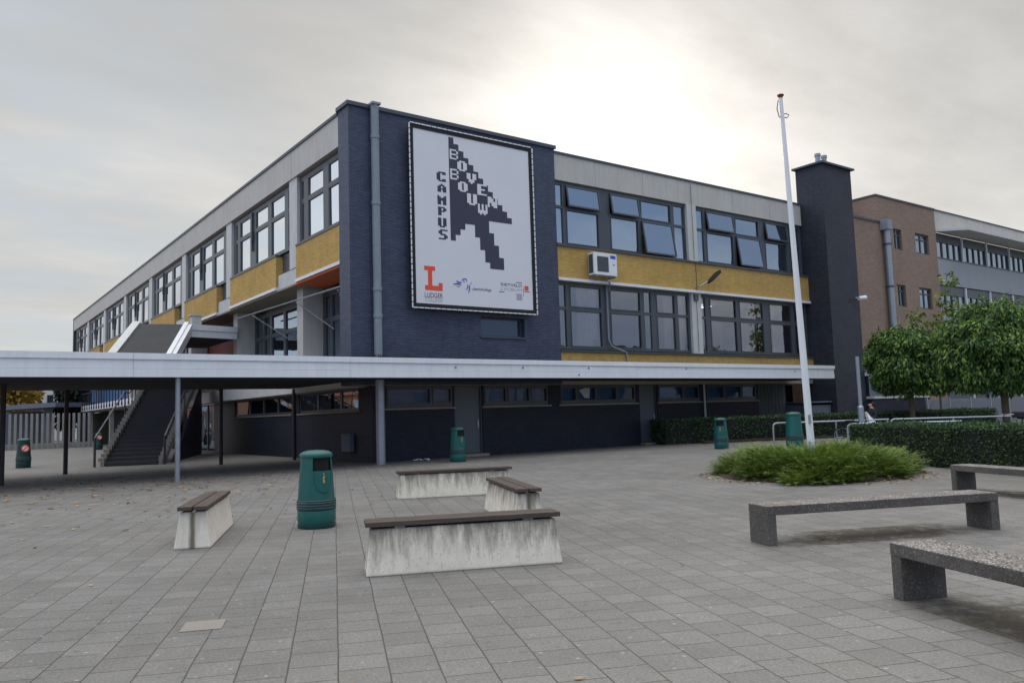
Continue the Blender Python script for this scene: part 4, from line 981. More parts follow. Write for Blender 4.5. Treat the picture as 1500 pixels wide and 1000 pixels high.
part('stem', lp, M['bark2'], sh)
sh2 = thing('low_juniper_shrub', 'small flat juniper tuft at the front edge of the shrub bed', 'shrub', (13.9, 9.0, 0))
quads_mesh('foliage', sprays(13.95, 9.35, .7, .5, 420, .30, 5), M['leaf_shrub'], sh2)
gp = thing('steel_post', 'grey steel post with thicker foot standing at the hedge end', 'post', (26.16, 15.47, 0))
part('foot_tube', MB().tube([(26.16,15.47,0),(26.16,15.47,1.36)], .10, 14), M['galv'], gp, smooth=40)
part('tube', MB().tube([(26.16,15.47,1.36),(26.16,15.47,3.15)], .062, 14), M['galv'], gp, smooth=40)
part('collar', MB().lathe([(.10,1.36),(.09,1.42),(.063,1.44)], 14, (26.16,15.47,0), cap=False), M['galv'], gp, smooth=60)

# ------------------------------------------------------------------ hedges
def hedge(name, label, c, ax, hx, hy, h, n, mat, seed, leaf=.045):
    o = thing(name, label, 'hedge', c); g = np.random.default_rng(seed); ax = Vector(ax).normalized(); ay = Vector((-ax.y, ax.x, 0)); c = Vector(c)
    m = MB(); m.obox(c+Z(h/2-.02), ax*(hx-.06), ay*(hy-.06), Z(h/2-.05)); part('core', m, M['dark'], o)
    A = [2*hx*h, 2*hx*h, 2*hy*h, 2*hy*h, 4*hx*hy*1.0]; tot = sum(A); fs = g.choice(5, n, p=[a/tot for a in A])
    u = g.uniform(-1, 1, n); v = g.uniform(0, 1, n); dep = np.abs(g.normal(0, .045, n))
    axn, ayn = np.array(ax), np.array(ay); zn = np.array([0, 0, 1.]); out = np.zeros((n, 4, 3)); c3 = np.array(c)
    for i in range(n):
        f = fs[i]; bul = .035*math.sin(u[i]*hx*3.1+seed)+.02*math.sin(v[i]*9+u[i]*5)
        if f < 2: s = 1 if f else -1; P = c3+axn*u[i]*hx+ayn*s*(hy+bul-dep[i])+zn*v[i]*h; N = ayn*s
        elif f < 4: s = 1 if f == 3 else -1; P = c3+ayn*u[i]*hy+axn*s*(hx+bul-dep[i])+zn*v[i]*h; N = axn*s
        else: P = c3+axn*u[i]*hx+ayn*(v[i]*2-1)*hy+zn*(h+bul*.6-dep[i]+(g.uniform(0,.06) if g.uniform() < .12 else 0)); N = zn
        d = N*.6+g.normal(0, .55, 3)+zn*.25; d /= np.linalg.norm(d); s_ = np.cross(d, g.normal(0, 1, 3)); s_ /= np.linalg.norm(s_)+1e-6
        L = leaf*g.uniform(.7, 1.5); w_ = L*.32
        out[i] = [P, P+d*L*.5+s_*w_, P+d*L, P+d*L*.5-s_*w_]
    quads_mesh('foliage', out, mat, o); return o
hr0 = Vector((19.95, 12.2, 0)); hr1 = Vector((15.6, 2.2, 0)); hd_ = (hr1-hr0); hmid = (hr0+hr1)/2; hn = Vector((-hd_.y, hd_.x, 0)).normalized()
hedge('clipped_hedge', 'dark clipped hedge at the right with its long side towards the slab benches', hmid+hn*.6, hd_, hd_.length/2, .6, .96, 46000, M['leaf_hedge'], 2)
hb0 = Vector((25.75, 24.3, 0)); hb1 = Vector((42.5, 18.0, 0)); hdb = hb1-hb0; hnb = Vector((-hdb.y, hdb.x, 0)).normalized()
hedge('clipped_hedge', 'low dark clipped hedge farther back in front of the wooden board door', (hb0+hb1)/2+hnb*.7, hdb, hdb.length/2, .7, 1.05, 30000, M['leaf_hedge'], 4, .07)
tag(MB().prism([hb0-hnb*.5+hdb.normalized()*1.6+Z(.0), hb0-hnb*.02+hdb.normalized()*1.6, hb0-hnb*.02+hdb.normalized()*10, hb0-hnb*.5+hdb.normalized()*10], (0,0,.1)).build('hedge_kerb', M['soil']), 'narrow strip of bare brown soil along the foot of the back hedge', 'soil', kind='structure')

# ------------------------------------------------------------------ barrier rails
def barrier(label, pts, posts, r=.032, low=None):
    o = thing('barrier_rail', label, 'barrier rail', (pts[0][0], pts[0][1], 0), 0, 'galvanised bicycle barrier rails')
    P = [Vector(p) for p in pts]; a = P[0]; b = P[1]; dv = (b-a).normalized()
    path = [Vector((a.x, a.y, 0)), a-Z(.12)] + [a-Z(.035)+dv*.035] + [a+dv*.12] + P[1:]
    part('top_rail', MB().tube(path, r, 10), M['galv'], o, smooth=60)
    for q in posts: part('post', MB().tube([(q[0],q[1],0),(q[0],q[1],q[2])], r*.9, 8), M['galv'], o, smooth=60)
    if low: part('lower_rail', MB().tube(low, r*.8, 8), M['galv'], o, smooth=60)
barrier('galvanised barrier rail running right from the bin behind the flagpole', [(24.6,17.95,.9),(28.6,15.85,.9)], [(26.75,16.82,.9),(28.55,15.88,.9)], low=[(26.75,16.82,.3),(27.6,16.35,.3)])
barrier('galvanised barrier rail with rounded end behind the steel post', [(23.2,14.2,.88),(24.4,11.3,.9)], [(24.4,11.3,.9)], low=[(23.25,14.1,.3),(23.9,12.5,.3)])
barrier('long upper galvanised barrier rail behind the right hedge', [(28.65,15.8,.9),(31.4,12.6,.9)], [(30,14.2,.9),(31.4,12.6,.9)])
barrier('short galvanised barrier rail at the right picture edge behind the hedge', [(21.1,9.1,.9),(21.9,7.2,.9)], [(21.9,7.2,.9)])

# ------------------------------------------------------------------ bicycles
def make_bike(label):
    o = local('bicycle', label, 'bicycle', None); r = .34
    for x in (-.53, .53):
        tor = MB(); ring = [(x+r*math.cos(2*math.pi*k/28), 0, r+r*math.sin(2*math.pi*k/28)) for k in range(29)]
        w = MB().tube(ring, .02, 8, cap=False).build('wheel', M['rubber'], o, smooth=60)
        OFF[w.name] = Vector()
        MB().tube([(x+(r-.03)*math.cos(2*math.pi*k/28), 0, r+(r-.03)*math.sin(2*math.pi*k/28)) for k in range(29)], .012, 6, cap=False).build('rim', M['galv'], w, smooth=60)
        sp = MB()
        for k in range(16): a = 2*math.pi*k/16; sp.tube([(x, random.uniform(-.02,.02), r), (x+(r-.03)*math.cos(a), 0, r+(r-.03)*math.sin(a))], .002, 4)
        sp.tube([(x,-.05,r),(x,.05,r)], .02, 8); sp.build('spokes', M['galv'], w)
    f = MB(); bb = (-.06,0,.29); se = (-.2,0,.78); hd = (.36,0,.86); hl = (.40,0,.70)
    for a, b in ((bb,se),(bb,hl),(hd,(-.17,0,.70)),((-.53,.05,.34),(-.06,.05,.29)),((-.53,-.05,.34),(-.06,-.05,.29)),((-.53,.05,.34),(-.18,0,.72)),(hd,hl),(hl,(.53,.05,.34)),(hl,(.53,-.05,.34))): f.tube([a,b], .018, 8)
    f.tube([se,(-.23,0,.9)], .014, 8).tube([hd,(.33,0,1.02)], .014, 8)
    f.build('frame', M['black'], o, smooth=60)
    MB().tube([(.2,.28,1.04),(.3,.2,1.04),(.33,0,1.02),(.3,-.2,1.04),(.2,-.28,1.04)], .013, 8).build('handlebar', M['galv'], o, smooth=60)
    MB().add([(-.4,-.09,.92),(-.4,.09,.92),(-.05,.025,.93),(-.05,-.025,.93),(-.38,-.07,.87),(-.38,.07,.87),(-.07,.02,.89),(-.07,-.02,.89)],[(0,3,2,1),(4,5,6,7),(0,1,5,4),(1,2,6,5),(2,3,7,6),(3,0,4,7)]).build('saddle', M['black'], o, bevel=.02)
    MB().tube([(-.06,-.1,.29),(-.06,.1,.29)], .05, 10).tube([(-.06,.1,.29),(.08,.12,.2)], .012, 6).tube([(-.06,-.1,.29),(-.2,-.12,.38)], .012, 6).build('crank', M['galv'], o)
    MB().box(-.72,-.07,.70,-.32,.07,.72).tube([(-.53,.06,.34),(-.6,.06,.7)], .008, 6).tube([(-.53,-.06,.34),(-.6,-.06,.7)], .008, 6).build('rear_rack', M['black'], o)
    return o
bk = make_bike('bicycle with white front cover leaning by the barrier rails')
cv = MB().add([(.44,-.18,.56),(.44,.18,.56),(.72,.12,.62),(.72,-.12,.62),(.36,-.2,.84),(.36,.2,.84),(.62,.14,.88),(.62,-.14,.88)],[(0,3,2,1),(4,5,6,7),(0,1,5,4),(1,2,6,5),(2,3,7,6),(3,0,4,7)])
cv.prism([(.40,-.14,.90),(.60,-.1,.90),(.36,-.08,1.22)], (0,.2,0)); cv.build('front_cover', M['white'], bk, bevel=.02)
MB().lathe([(.045,0),(.05,.02),(.03,.05)], 12).build('headlamp', M['paper'], bk).matrix_local = Matrix.Translation((.66,.02,.52)) @ Matrix.Rotation(R(90), 4, 'Y')
place(bk, 27.22, 16.3, math.atan2(-CR.x*0+CR.y, CR.x)); bk.rotation_euler[2] = math.atan2(CR.y, CR.x)
bk2 = make_bike('bicycle carrying a black box behind the right end of the hedge')
MB().box(-.3,-.2,.93,.0,.2,1.12).build('black_box', M['black'], bk2, bevel=.04)
bx = onZ(1478, 612, .95); bk2.location = (27.6, 11.3, 0); bk2.rotation_euler = (0, 0, math.atan2(CR.y, CR.x)+math.pi)
_d = ray(1487, 612); _d = _d/Vector((_d.x,_d.y)).length; _p = EYE+_d*29.0; bk2.location = (_p.x, _p.y, 0)

# ------------------------------------------------------------------ trees
def leaf_cloud(centres, radii, n, size, seed, droop=.5, shell=.55, aspect=.36, gap=.0):
    g = np.random.default_rng(seed); C = np.array(centres); RR = np.array(radii); w = RR[:, 0]*RR[:, 1]*RR[:, 2]; w = w**(2/3); idx = g.choice(len(C), n, p=w/w.sum())
    d = g.normal(0, 1, (n, 3)); d /= np.linalg.norm(d, axis=1)[:, None]; rad = shell+(1-shell)*g.uniform(0, 1, n)**.7; rad *= 1+g.normal(0, .05, n)
    P = C[idx]+d*RR[idx]*rad[:, None]
    out = d*.75+g.normal(0, .45, (n, 3)); out[:, 2] -= droop; out /= np.linalg.norm(out, axis=1)[:, None]
    s = np.cross(out, d+g.normal(0, .35, (n, 3))); s /= np.linalg.norm(s, axis=1)[:, None]+1e-6
    L = (size*g.uniform(.65, 1.35, n))[:, None]; wd = L*aspect; nrm = np.cross(s, out)
    V = np.stack([P, P+out*L*.45+s*wd+nrm*L*.05, P+out*L, P+out*L*.45-s*wd+nrm*L*.05], 1)
    return V
def globe_tree(label, base, cz, rx, rz, n, seed, trunk_r=.13, size=.26):
    o = thing('globe_tree', label, 'tree', base, 0, 'round clipped globe trees'); g = random.Random(seed); b = Vector(base)
    k = MB().tube([b, b+Z(.7)+Vector((.01,0,0)), b+Z(cz-rz*.6), b+Z(cz)], [trunk_r*1.15, trunk_r*.95, trunk_r*.85, trunk_r*.5], 12)
    tk = part('trunk', k, M['bark'], o, smooth=60)
    lm = MB()
    for i in range(14):
        a = g.uniform(0, 6.28); e = g.uniform(.1, 1.3); L = g.uniform(.6, .9)*rx
        s0 = b+Z(cz-rz*.55+g.uniform(0, .5)); t = s0+Vector((math.cos(a)*math.cos(e)*L, math.sin(a)*math.cos(e)*L, math.sin(e)*L*.95)); lm.tube([s0, (s0+t)/2+Z(.08), t], [trunk_r*.45, trunk_r*.28, .015], 6)
    part('limb', lm, M['bark'], tk)
    cs, rs = [(b.x, b.y, b.z+cz)], [(rx*.78, rx*.78, rz*.78)]
    for i in range(46):
        a = g.uniform(0, 6.28); e = math.asin(g.uniform(-.75, 1)); q = g.uniform(.55, .84); f = g.uniform(.20, .42)
        cs.append((b.x+rx*q*math.cos(e)*math.cos(a), b.y+rx*q*math.cos(e)*math.sin(a), b.z+cz+rz*q*math.sin(e))); rs.append((rx*f, rx*f, rz*f*.85))
    V = leaf_cloud(cs, rs, n, size, seed, 1.25, .6, .19); gg = np.random.default_rng(seed+50); ex = []
    for i in range(150):
        a = gg.uniform(0, 6.28); e = gg.uniform(-.5, 1.4); dd = np.array([math.cos(e)*math.cos(a), math.cos(e)*math.sin(a), math.sin(e)]); p0 = np.array([b.x, b.y, b.z+cz])+dd*np.array([rx, rx, rz])*.9
        L = gg.uniform(.15, .5)*(1.3 if e > .5 else .8)
        for t in np.linspace(.1, 1, 7):
            q = p0+dd*L*t+np.array([0, 0, -.1*t*t]); l = gg.normal(0, 1, 3); l /= np.linalg.norm(l); l[2] -= .4; sd_ = np.cross(l, dd); sd_ /= np.linalg.norm(sd_)+1e-6; z_ = size*gg.uniform(.6, 1.)
            ex.append([q, q+l*z_*.45+sd_*z_*.28, q+l*z_, q+l*z_*.45-sd_*z_*.28])
    quads_mesh('crown', np.concatenate([V, np.array(ex)]), M['leaf_tree'], o)
    return o
_t1 = EYE+(lambda d: d/Vector((d.x,d.y)).length)(ray(1336, 600))*42; _t2 = EYE+(lambda d: d/Vector((d.x,d.y)).length)(ray(1473, 600))*36
globe_tree('smaller round globe tree standing nearer the chimney tower', (_t1.x, _t1.y, 0), 3.28, 1.76, 1.95, 38000, 5, .13, .20)
globe_tree('larger round globe tree at the right picture edge', (_t2.x, _t2.y, 0), 3.3, 2.15, 2.05, 54000, 8, .14, .19)
sp_ = EYE+(lambda d: d/Vector((d.x,d.y)).length)(ray(1378, 600))*46
sap = thing('young_tree', 'thin young tree with sparse yellowish leaves between the two globe trees', 'tree', (sp_.x, sp_.y, 0)); b = Vector((sp_.x, sp_.y, 0))
part('trunk', MB().tube([b, b+Vector((.1,0,3)), b+Vector((.35,-.2,5.5)), b+Vector((.75,-.5,8.0))], [.05,.04,.025,.01], 8).tube([b+Vector((.2,-.1,4.4)), b+Vector((-.9,.6,6.2))], [.018,.008], 6).tube([b+Vector((.33,-.2,5.2)), b+Vector((.9,-.7,6.4))], [.018,.008], 6), M['bark'], sap)
cs = [tuple(b+Vector(v)) for v in ((-.4,.2,5.1),(-.8,.5,5.9),(.2,-.1,5.6),(.6,-.4,6.6),(.75,-.5,7.7),(.4,-.2,4.8),(-.2,.1,4.4),(.9,-.7,6.1))]
quads_mesh('crown', leaf_cloud(cs, [(.45,.45,.4)]*len(cs), 420, .24, 21, .5, .2), M['leaf_young'], sap)
def far_tree(name, label, base, h, r, mat, seed, n=2600, size=.45, trunk=True):
    o = thing(name, label, 'tree', base); b = Vector(base); g = random.Random(seed)
    part('trunk', MB().tube([b, b+Z(h*.6)], [.2,.08], 8), M['bark2'], o)
    cs, rs = [], []
    for i in range(16):
        a = g.uniform(0, 6.28); q = g.uniform(0, .62); cs.append((b.x+r*q*math.cos(a), b.y+r*q*math.sin(a), b.z+h*g.uniform(.35, .85))); rs.append((r*g.uniform(.3,.5),)*2+(h*g.uniform(.12,.2),))
    quads_mesh('crown', leaf_cloud(cs, rs, n, size, seed, .2, .4), mat, o)
def polar(px, dist): d = ray(px, 600); d = d/Vector((d.x, d.y)).length; return EYE+d*dist
p = polar(36, 118); far_tree('autumn_tree', 'yellow-green autumn tree seen under the canopy at far left', (p.x, p.y, 0), 9.5, 3.4, M['leaf_gold'], 31)
p = polar(8, 104); far_tree('autumn_tree', 'rust and green autumn tree at the left picture edge under the canopy', (p.x, p.y, 0), 8.5, 3.2, M['leaf_gold'], 32)
p = polar(60, 128); far_tree('autumn_tree', 'rust brown autumn tree beside the white house under the canopy', (p.x, p.y, 0), 10.5, 4.0, M['leaf_rust'], 33)
p = polar(104, 84); far_tree('evergreen_bush', 'dark evergreen bush between the white house and the gallery', (p.x, p.y, 0), 6.5, 1.7, M['leaf_dark'], 34, 3000, .35)

# ------------------------------------------------------------------ far left: post fence, shelter, house
fn = thing('post_fence', 'fence of upright pale concrete posts closing the yard at far left', 'fence', (4, 73, 0))
def fpos(px, Y): 
    d = ray(px, 640); t = (Y)/d.y; return d.x*t
xs = np.linspace(2.2, 10.6, 24)
for x in xs:
    part('fence_post', MB().box(x-.085, 73.0, 0, x+.085, 73.25, 2.75), M['conc_post'], fn, bevel=.02)
part('light_gap_strip', MB().box(1.0, 73.35, 0, 11.0, 73.5, .42), M['grey_white'], fn)  # pale strip painted in for the light seen between the posts
she = thing('bicycle_shelter', 'low grey shelter with flat roof behind the concrete post fence', 'shelter', (8, 84, 0))
part('roof', MB().prism([(5.0,84,3.3),(9.0,80.5,3.45),(12.5,83,3.45),(9,90,3.3)], (0,0,.4)), M['shed'], she)
part('wall', MB().box(8.3, 82.2, 0, 9.0, 82.6, 3.3), M['shed'], she); part('wall', MB().box(5.6, 85.5, 0, 9.5, 85.7, 3.2), M['shed'], she)
p = polar(84, 122)
wh = thing('white_house', 'white house gable glimpsed under the canopy behind the shelter', 'house', (p.x, p.y, 0))
part('wall', MB().box(p.x-1.6, p.y, 0, p.x+6, p.y+8, 7.2), M['white'], wh); part('roof', MB().prism([(p.x-1.9,p.y-.2,7.2),(p.x+6.2,p.y-.2,7.2),(p.x+2.1,p.y-.2,10)], (0,8.4,0)), M['roofing'], wh)
part('window', MB().box(p.x-1.2, p.y-.05, 4.6, p.x-.5, p.y-.002, 6), M['glass_low'], wh); part('window', MB().box(p.x+.4, p.y-.05, 4.6, p.x+1.2, p.y-.002, 6), M['glass_low'], wh)

# ------------------------------------------------------------------ steel fence on the right
sf = thing('steel_fence', 'grey vertical bar fence in front of the pale wing behind the globe trees', 'fence', (43, 22, 0))
fb = MB(); FY = 22.2; k = 0; x = 44.2
while x < 66:
    fb.box(x-.025, FY-.025, .1, x+.025, FY+.025, 1.62); x += .13
part('bars', fb, M['galv'], sf)
fpst = MB(); x = 44.1
while x < 66.5: fpst.box(x-.05, FY-.05, 0, x+.05, FY+.05, 1.72); x += 2.5
part('fence_post', fpst, M['galv'], sf); part('rail', MB().box(44, FY+.027, 1.55, 66.5, FY+.06, 1.62).box(44, FY+.027, .2, 66.5, FY+.06, .27), M['galv'], sf)

# ------------------------------------------------------------------ person behind the rails
pp = polar(1278, 37); pe = thing('person', 'person in dark jacket with tied dark hair walking left beyond the rails', 'person', (pp.x, pp.y, 0))
pe.rotation_euler = (0, 0, 0)
PF = Vector((-CR.x, -CR.y, 0)).normalized(); PS = Vector((-PF.y, PF.x, 0)); B0 = Vector((pp.x, pp.y, 0)); Hs = 1.53/1.7
def J(f, s, z): return tuple(PF*f*Hs+PS*s*Hs+Vector((0,0,z*Hs)))
def skin(name, joints, edges, radii, mat, parent, sub=2):
    me = bpy.data.meshes.new(name); me.from_pydata(joints, edges, []); o = link(bpy.data.objects.new(name, me))
    sk = o.modifiers.new('skin', 'SKIN'); sk.use_smooth_shade = True
    for v, r_ in zip(me.skin_vertices[0].data, radii): v.radius = (r_[0]*Hs, r_[1]*Hs) if isinstance(r_, tuple) else (r_*Hs, r_*Hs)
    me.skin_vertices[0].data[0].use_root = True
    ss = o.modifiers.new('sub', 'SUBSURF'); ss.levels = ss.render_levels = sub
    bpy.context.view_layer.update()
    m2 = bpy.data.meshes.new_from_object(o.evaluated_get(bpy.context.evaluated_depsgraph_get())); bpy.data.objects.remove(o)
    for p_ in m2.polygons: p_.use_smooth = True
    m2.materials.clear(); m2.materials.append(mat); ob = link(bpy.data.objects.new(name, m2))
    if parent: ob.parent = parent
    return ob
jn = [J(0,0,.95), J(.02,0,1.15), J(.03,0,1.35), J(.05,0,1.47), J(.07,0,1.56), J(.08,0,1.66),
      J(.02,.17,1.40), J(-.05,.22,1.13), J(.12,.23,.90), J(.02,-.17,1.40), J(.0,-.22,1.13), J(.2,-.2,.95),
      J(0,.09,.88), J(.14,.1,.49), J(.05,.1,.08), J(.2,.1,.04), J(0,-.09,.88), J(-.04,-.1,.49), J(-.3,-.1,.14), J(-.2,-.1,.04)]
ed = [(0,1),(1,2),(2,3),(3,4),(4,5),(2,6),(6,7),(7,8),(2,9),(9,10),(10,11),(0,12),(12,13),(13,14),(14,15),(0,16),(16,17),(17,18),(18,19)]
rd = [.13,.125,.14,.055,.085,.08,.065,.05,.035,.065,.05,.035,.085,.06,.045,.035,.085,.06,.045,.035]
skin('body', jn, ed, rd, M['skin'], pe)
skin('jacket', [J(0,0,.86), J(.02,0,1.15), J(.03,0,1.38), J(.04,0,1.45), J(.02,.18,1.40), J(-.05,.23,1.13), J(.1,.235,.93), J(.02,-.18,1.40), J(.0,-.23,1.13), J(.17,-.21,.97)],
     [(0,1),(1,2),(2,3),(2,4),(4,5),(5,6),(2,7),(7,8),(8,9)], [.165,.155,.165,.08,.085,.068,.055,.085,.068,.055], M['jacket'], pe)
skin('trousers', [J(0,0,.93), J(0,.09,.86), J(.14,.1,.49), J(.05,.1,.12), J(0,-.09,.86), J(-.04,-.1,.49), J(-.3,-.1,.17)], [(0,1),(1,2),(2,3),(0,4),(4,5),(5,6)], [.14,.1,.075,.06,.1,.075,.06], M['jeans'], pe)
skin('hair', [J(.03,0,1.70), J(-.02,0,1.66), J(-.07,0,1.62), J(-.12,0,1.58)], [(0,1),(1,2),(2,3)], [.075,.085,.06,.045], M['hair'], pe)
skin('scarf', [J(.09,0,1.47), J(.05,.05,1.48), J(0,0,1.50), J(.05,-.05,1.48)], [(0,1),(1,2),(2,3)], [.05,.05,.05,.05], M['scarf'], pe)
fm = MB(); c = Vector(J(.165,0,1.60)); fm.tube([Vector(J(.15,0,1.62)), Vector(J(.185,0,1.585)), Vector(J(.15,0,1.575))], .014, 6)
for s in (-.03,.03): fm.tube([Vector(J(.15,s,1.635)), Vector(J(.16,s,1.635))], .010, 6)
for s in (-.082,.082): fm.tube([Vector(J(.07,s,1.63)), Vector(J(.07,s*1.08,1.60))], .018, 6)
fo = fm.build('face_features', M['skin']); fo.parent = pe

# ------------------------------------------------------------------ fallen leaves, scraps
def ground_leaves(n, fx, seed, smin=.025, smax=.07):
    g = np.random.default_rng(seed); out = []
    for _ in range(n):
        x, y = fx(g); a = g.uniform(0, 6.28); s = g.uniform(smin, smax); d = np.array([math.cos(a), math.sin(a), 0])*s; e = np.array([-math.sin(a), math.cos(a), 0])*s*g.uniform(.35, .6); c = np.array([x, y, .006]); z = np.array([0, 0, 1])
        out.append([c-d+z*g.uniform(0, .02), c+e+z*g.uniform(0, .012), c+d+z*g.uniform(0, .03), c-e+z*g.uniform(0, .012)])
    return out
L_ = ground_leaves(420, lambda g: (g.uniform(-6, 9), 22+abs(g.normal(0, 4))+g.uniform(-3, 2)), 1, .04, .10)
L_ += ground_leaves(320, lambda g: (g.uniform(-3, 6.5), g.uniform(17, 27)), 9, .04, .11)
L_ += ground_leaves(160, lambda g: (g.uniform(1, 8), g.uniform(12, 23)), 2, .03, .07)
L_ += ground_leaves(260, lambda g: (g.uniform(17, 38), 25.42-abs(g.normal(0, .5))), 3, .03, .07)
L_ += ground_leaves(420, lambda g: (lambda a: (15.55+2.25*math.cos(a)+g.normal(0,.16), 10.4+2.25*math.sin(a)+g.normal(0,.16)))(g.uniform(0, 6.28)), 4, .03, .06)
L_ += ground_leaves(220, lambda g: (lambda t, s: (hb0.x+hdb.x*t-hnb.x*s, hb0.y+hdb.y*t-hnb.y*s))(g.uniform(0, .6), abs(g.normal(0, .5))+.05), 5, .03, .08)
L_ += ground_leaves(90, lambda g: (g.uniform(-2, 20), g.uniform(3, 22)), 6, .015, .04)
tag(quads_mesh('fallen_leaves', np.array(L_), M['litter']), 'scattered dry brown leaves lying on the pavers', 'leaves', kind='stuff')
ps = onZ(617, 674.5); 
lt = MB(); gx = 7
for i in range(gx):
    for j in range(4): pass
V = []; hgt = [[random.uniform(.01,.08) for _ in range(5)] for _ in range(8)]
for i in range(7):
    for j in range(4): V.append([[ps.x-.3+i*.085+a*.085, ps.y-.1+j*.05+b*.05, hgt[i+a][j+b]] for a, b in ((0,0),(1,0),(1,1),(0,1))])
tag(quads_mesh('paper_scrap', np.array(V), M['paper']), 'crumpled white paper scrap on the ground at the foot of the navy wall', 'litter')
pv = MB(); 
for px_, py_, k in ((298, 916, 1),):
    c = onZ(px_, py_); pv.obox(Vector((c.x, c.y, .003)), D*.147, W*.147, Z(.0025))
tag(pv.build('pale_pavers', plain('newer_pale_paver', (134, 127, 119), .8, .08, 6, .1, 80, .1)), 'single paler replacement paver in the left foreground', 'pavers', kind='structure')

# ------------------------------------------------------------------ what the windows mirror: block and trees across the street behind the camera
ab = thing('apartment_block', 'long brick apartment block across the street behind the viewer', 'building', (60, -75, 0))
part('wall', MB().box(10, -88, 0, 130, -76, 15), plain('pale_pink_brick', (206, 184, 176), .9, .1, .3), ab); part('roof', MB().box(9.5, -88.5, 15, 130.5, -75.5, 15.5), M['roofing'], ab)
for zf in (1.2, 4.4, 7.6, 10.8):
    for i in range(14): part('window', MB().box(13+i*8.2, -75.98, zf, 16.4+i*8.2, -75.9, zf+1.8), M['glass_sky'], ab)
hb_ = thing('row_house', 'terraced orange brick houses out of frame to the left', 'building', (-45, 60, 0))
part('wall', MB().box(-52, 20, 0, -42, 120, 5.8), plain('sunny_orange_brick', (196, 120, 80), .85, .1, .5), hb_); part('roof', MB().prism([(-52.3,20,5.8),(-41.7,20,5.8),(-47,20,10)], (0,100,0)), plain('orange_roof_tile', (176, 96, 66), .8, .1, .5), hb_)
for i in range(18):
    for zf in (.9, 3.6): part('window', MB().box(-41.98, 23+i*5.4, zf, -41.9, 25.4+i*5.4, zf+1.5), M['white'], hb_)
hc_ = thing('row_house', 'orange brick houses across the far end of the yard out of frame', 'building', (-25, 140, 0))
part('wall', MB().box(-70, 140, 0, 1, 150, 6.2), plain('bright_orange_brick', (206, 140, 102), .85, .1, .5), hc_); part('roof', MB().prism([(-70.3,139.6,6.2),(-70.3,150.4,6.2),(-70.3,145,10)], (71.6,0,0)), plain('brown_roof_tile', (150, 84, 60), .8, .1, .5), hc_)
for i in range(14):
    for zf in (.9, 3.6): part('window', MB().box(-67+i*5, 139.9, zf, -65.2+i*5, 139.98, zf+1.5), M['white'], hc_)

# ------------------------------------------------------------------ sky and sun
SUN = Vector((.64, .68, .343)).normalized(); EL = math.asin(SUN.z); AZ = math.atan2(SUN.x, SUN.y)
wd = bpy.data.worlds.new('World'); sc.world = wd; wd.use_nodes = True; nt = wd.node_tree; nt.nodes.clear()
class WN(NT):
    def __init__(s, tree): s.t = tree
w = WN(nt)
tc = w.n('ShaderNodeTexCoord'); dirn = tc.outputs['Generated']
sx = w.n('ShaderNodeSeparateXYZ'); w.l(dirn, sx.inputs[0])
def math_(op, a, b=None, c=None):
    m = w.n('ShaderNodeMath', operation=op)
    for i, v in enumerate((a, b, c)):
        if v is None: continue
        if hasattr(v, 'is_linked'): w.l(v, m.inputs[i])
        else: m.inputs[i].default_value = v
    return m.outputs[0]
def dot(v):
    d = w.n('ShaderNodeVectorMath', operation='DOT_PRODUCT'); w.l(dirn, d.inputs[0]); d.inputs[1].default_value = v; return d.outputs['Value']
sd = math_('MAXIMUM', dot(tuple(SUN)), 0.)
zup = math_('MAXIMUM', sx.outputs[2], 0.0)
den = math_('ADD', zup, .16)
cb = w.n('ShaderNodeCombineXYZ'); w.l(math_('DIVIDE', sx.outputs[0], den), cb.inputs[0]); w.l(math_('DIVIDE', sx.outputs[1], den), cb.inputs[1])
mp = w.n('ShaderNodeMapping'); mp.inputs['Rotation'].default_value = (0, 0, .55); mp.inputs['Scale'].default_value = (.55, 1.0, 1); mp.inputs['Location'].default_value = (2.3, 5.1, 0); w.l(cb.outputs[0], mp.inputs[0])
n1 = w.noise(mp.outputs[0], .8, 7, .55); n2 = w.noise(mp.outputs[0], 2.4, 6, .6)
side = dot((CF.x, CF.y, 0)); sideR = dot((CR.x, CR.y, 0))
front = w.g(math_('MULTIPLY_ADD', side, .5, .5), .30, .80)        # 1 towards the sun side, 0 behind the viewer
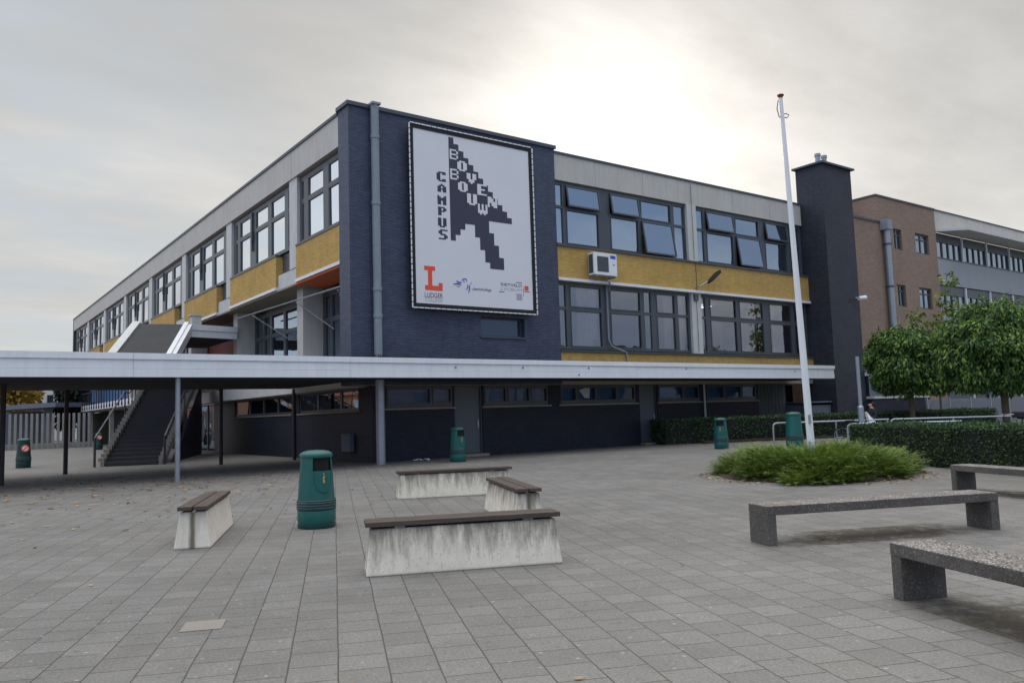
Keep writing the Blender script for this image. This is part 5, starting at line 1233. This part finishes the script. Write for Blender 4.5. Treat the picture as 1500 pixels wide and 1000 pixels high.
# broken blue behind the viewer, thin bright cloud ahead
back = w.mix(w.g(n1, .46, .68), (.38, .54, .85), (.76, .86, 1.0))
elev = w.g(zup, .0, .55)
ahead = w.mix(elev, (.72, .71, .685), (.45, .445, .44))
ahead = w.mix(1., ahead, w.g(n1, .34, .66, .73, 1.18), 'MULTIPLY')
ahead = w.mix(1., ahead, w.g(n2, .32, .68, .87, 1.11), 'MULTIPLY')
lowblue = w.mix(math_('MULTIPLY', w.g(n2, .42, .62, 1, 0), w.g(math_('MULTIPLY_ADD', sideR, -1, .0), .05, .5, 0, .6)), ahead, (.60, .68, .76))
col = w.mix(front, back, lowblue)
col = w.mix(1., col, w.g(math_('MULTIPLY', sideR, -1.), .56, .85, 1., 1.55), 'MULTIPLY')
col = w.mix(w.g(zup, .50, .85, 0, 1), col, w.mix(w.g(n1, .35, .68), (1.95, 1.97, 2.0), (2.7, 2.66, 2.6)))
sky = w.n('ShaderNodeTexSky', sky_type='NISHITA'); sky.sun_disc = False; sky.sun_elevation = EL; sky.sun_rotation = AZ; sky.air_density = 1.2; sky.dust_density = 2.5
glow = math_('ADD', math_('MULTIPLY', math_('POWER', sd, 60.), .60), math_('MULTIPLY', math_('POWER', sd, 9.), .14))
glow = math_('MULTIPLY', math_('MULTIPLY', glow, w.g(n2, .3, .7, .72, 1.2)), w.g(n1, .35, .65, .7, 1.2))
gcol = w.mix(1., (1, .985, .95), glow, 'MULTIPLY')
col = w.mix(1., col, gcol, 'ADD')
bg1 = w.n('ShaderNodeBackground'); w.l(sky.outputs[0], bg1.inputs[0]); bg1.inputs[1].default_value = .05
bg2 = w.n('ShaderNodeBackground'); w.l(col, bg2.inputs[0]); bg2.inputs[1].default_value = 1.0
mx = w.n('ShaderNodeMixShader'); mx.inputs[0].default_value = .9; w.l(bg1.outputs[0], mx.inputs[1]); w.l(bg2.outputs[0], mx.inputs[2])
wo = w.n('ShaderNodeOutputWorld'); w.l(mx.outputs[0], wo.inputs[0])
ld = bpy.data.lights.new('sun', 'SUN'); ld.energy = 1.5; ld.angle = R(14); ld.color = (1, .94, .84)
so = link(bpy.data.objects.new('sun', ld)); so.rotation_euler = SUN.to_track_quat('Z', 'Y').to_euler(); so.location = SUN*60

# ------------------------------------------------------------------ camera
cd = bpy.data.cameras.new('camera'); cd.sensor_fit = 'HORIZONTAL'; cd.sensor_width = 36; cd.lens = F_PX/1500*36; cd.clip_start = .1; cd.clip_end = 5000
co = link(bpy.data.objects.new('camera', cd)); mtx = Matrix((CR, CU, -CF)).transposed().to_4x4(); mtx.translation = EYE; co.matrix_world = mtx
sc.camera = co
sc.view_settings.view_transform = 'Standard'; sc.view_settings.look = 'None'; sc.view_settings.gamma = 1; sc.view_settings.exposure = 0
sc.render.engine = 'CYCLES'; sc.cycles.max_bounces = 8; sc.cycles.transparent_max_bounces = 12
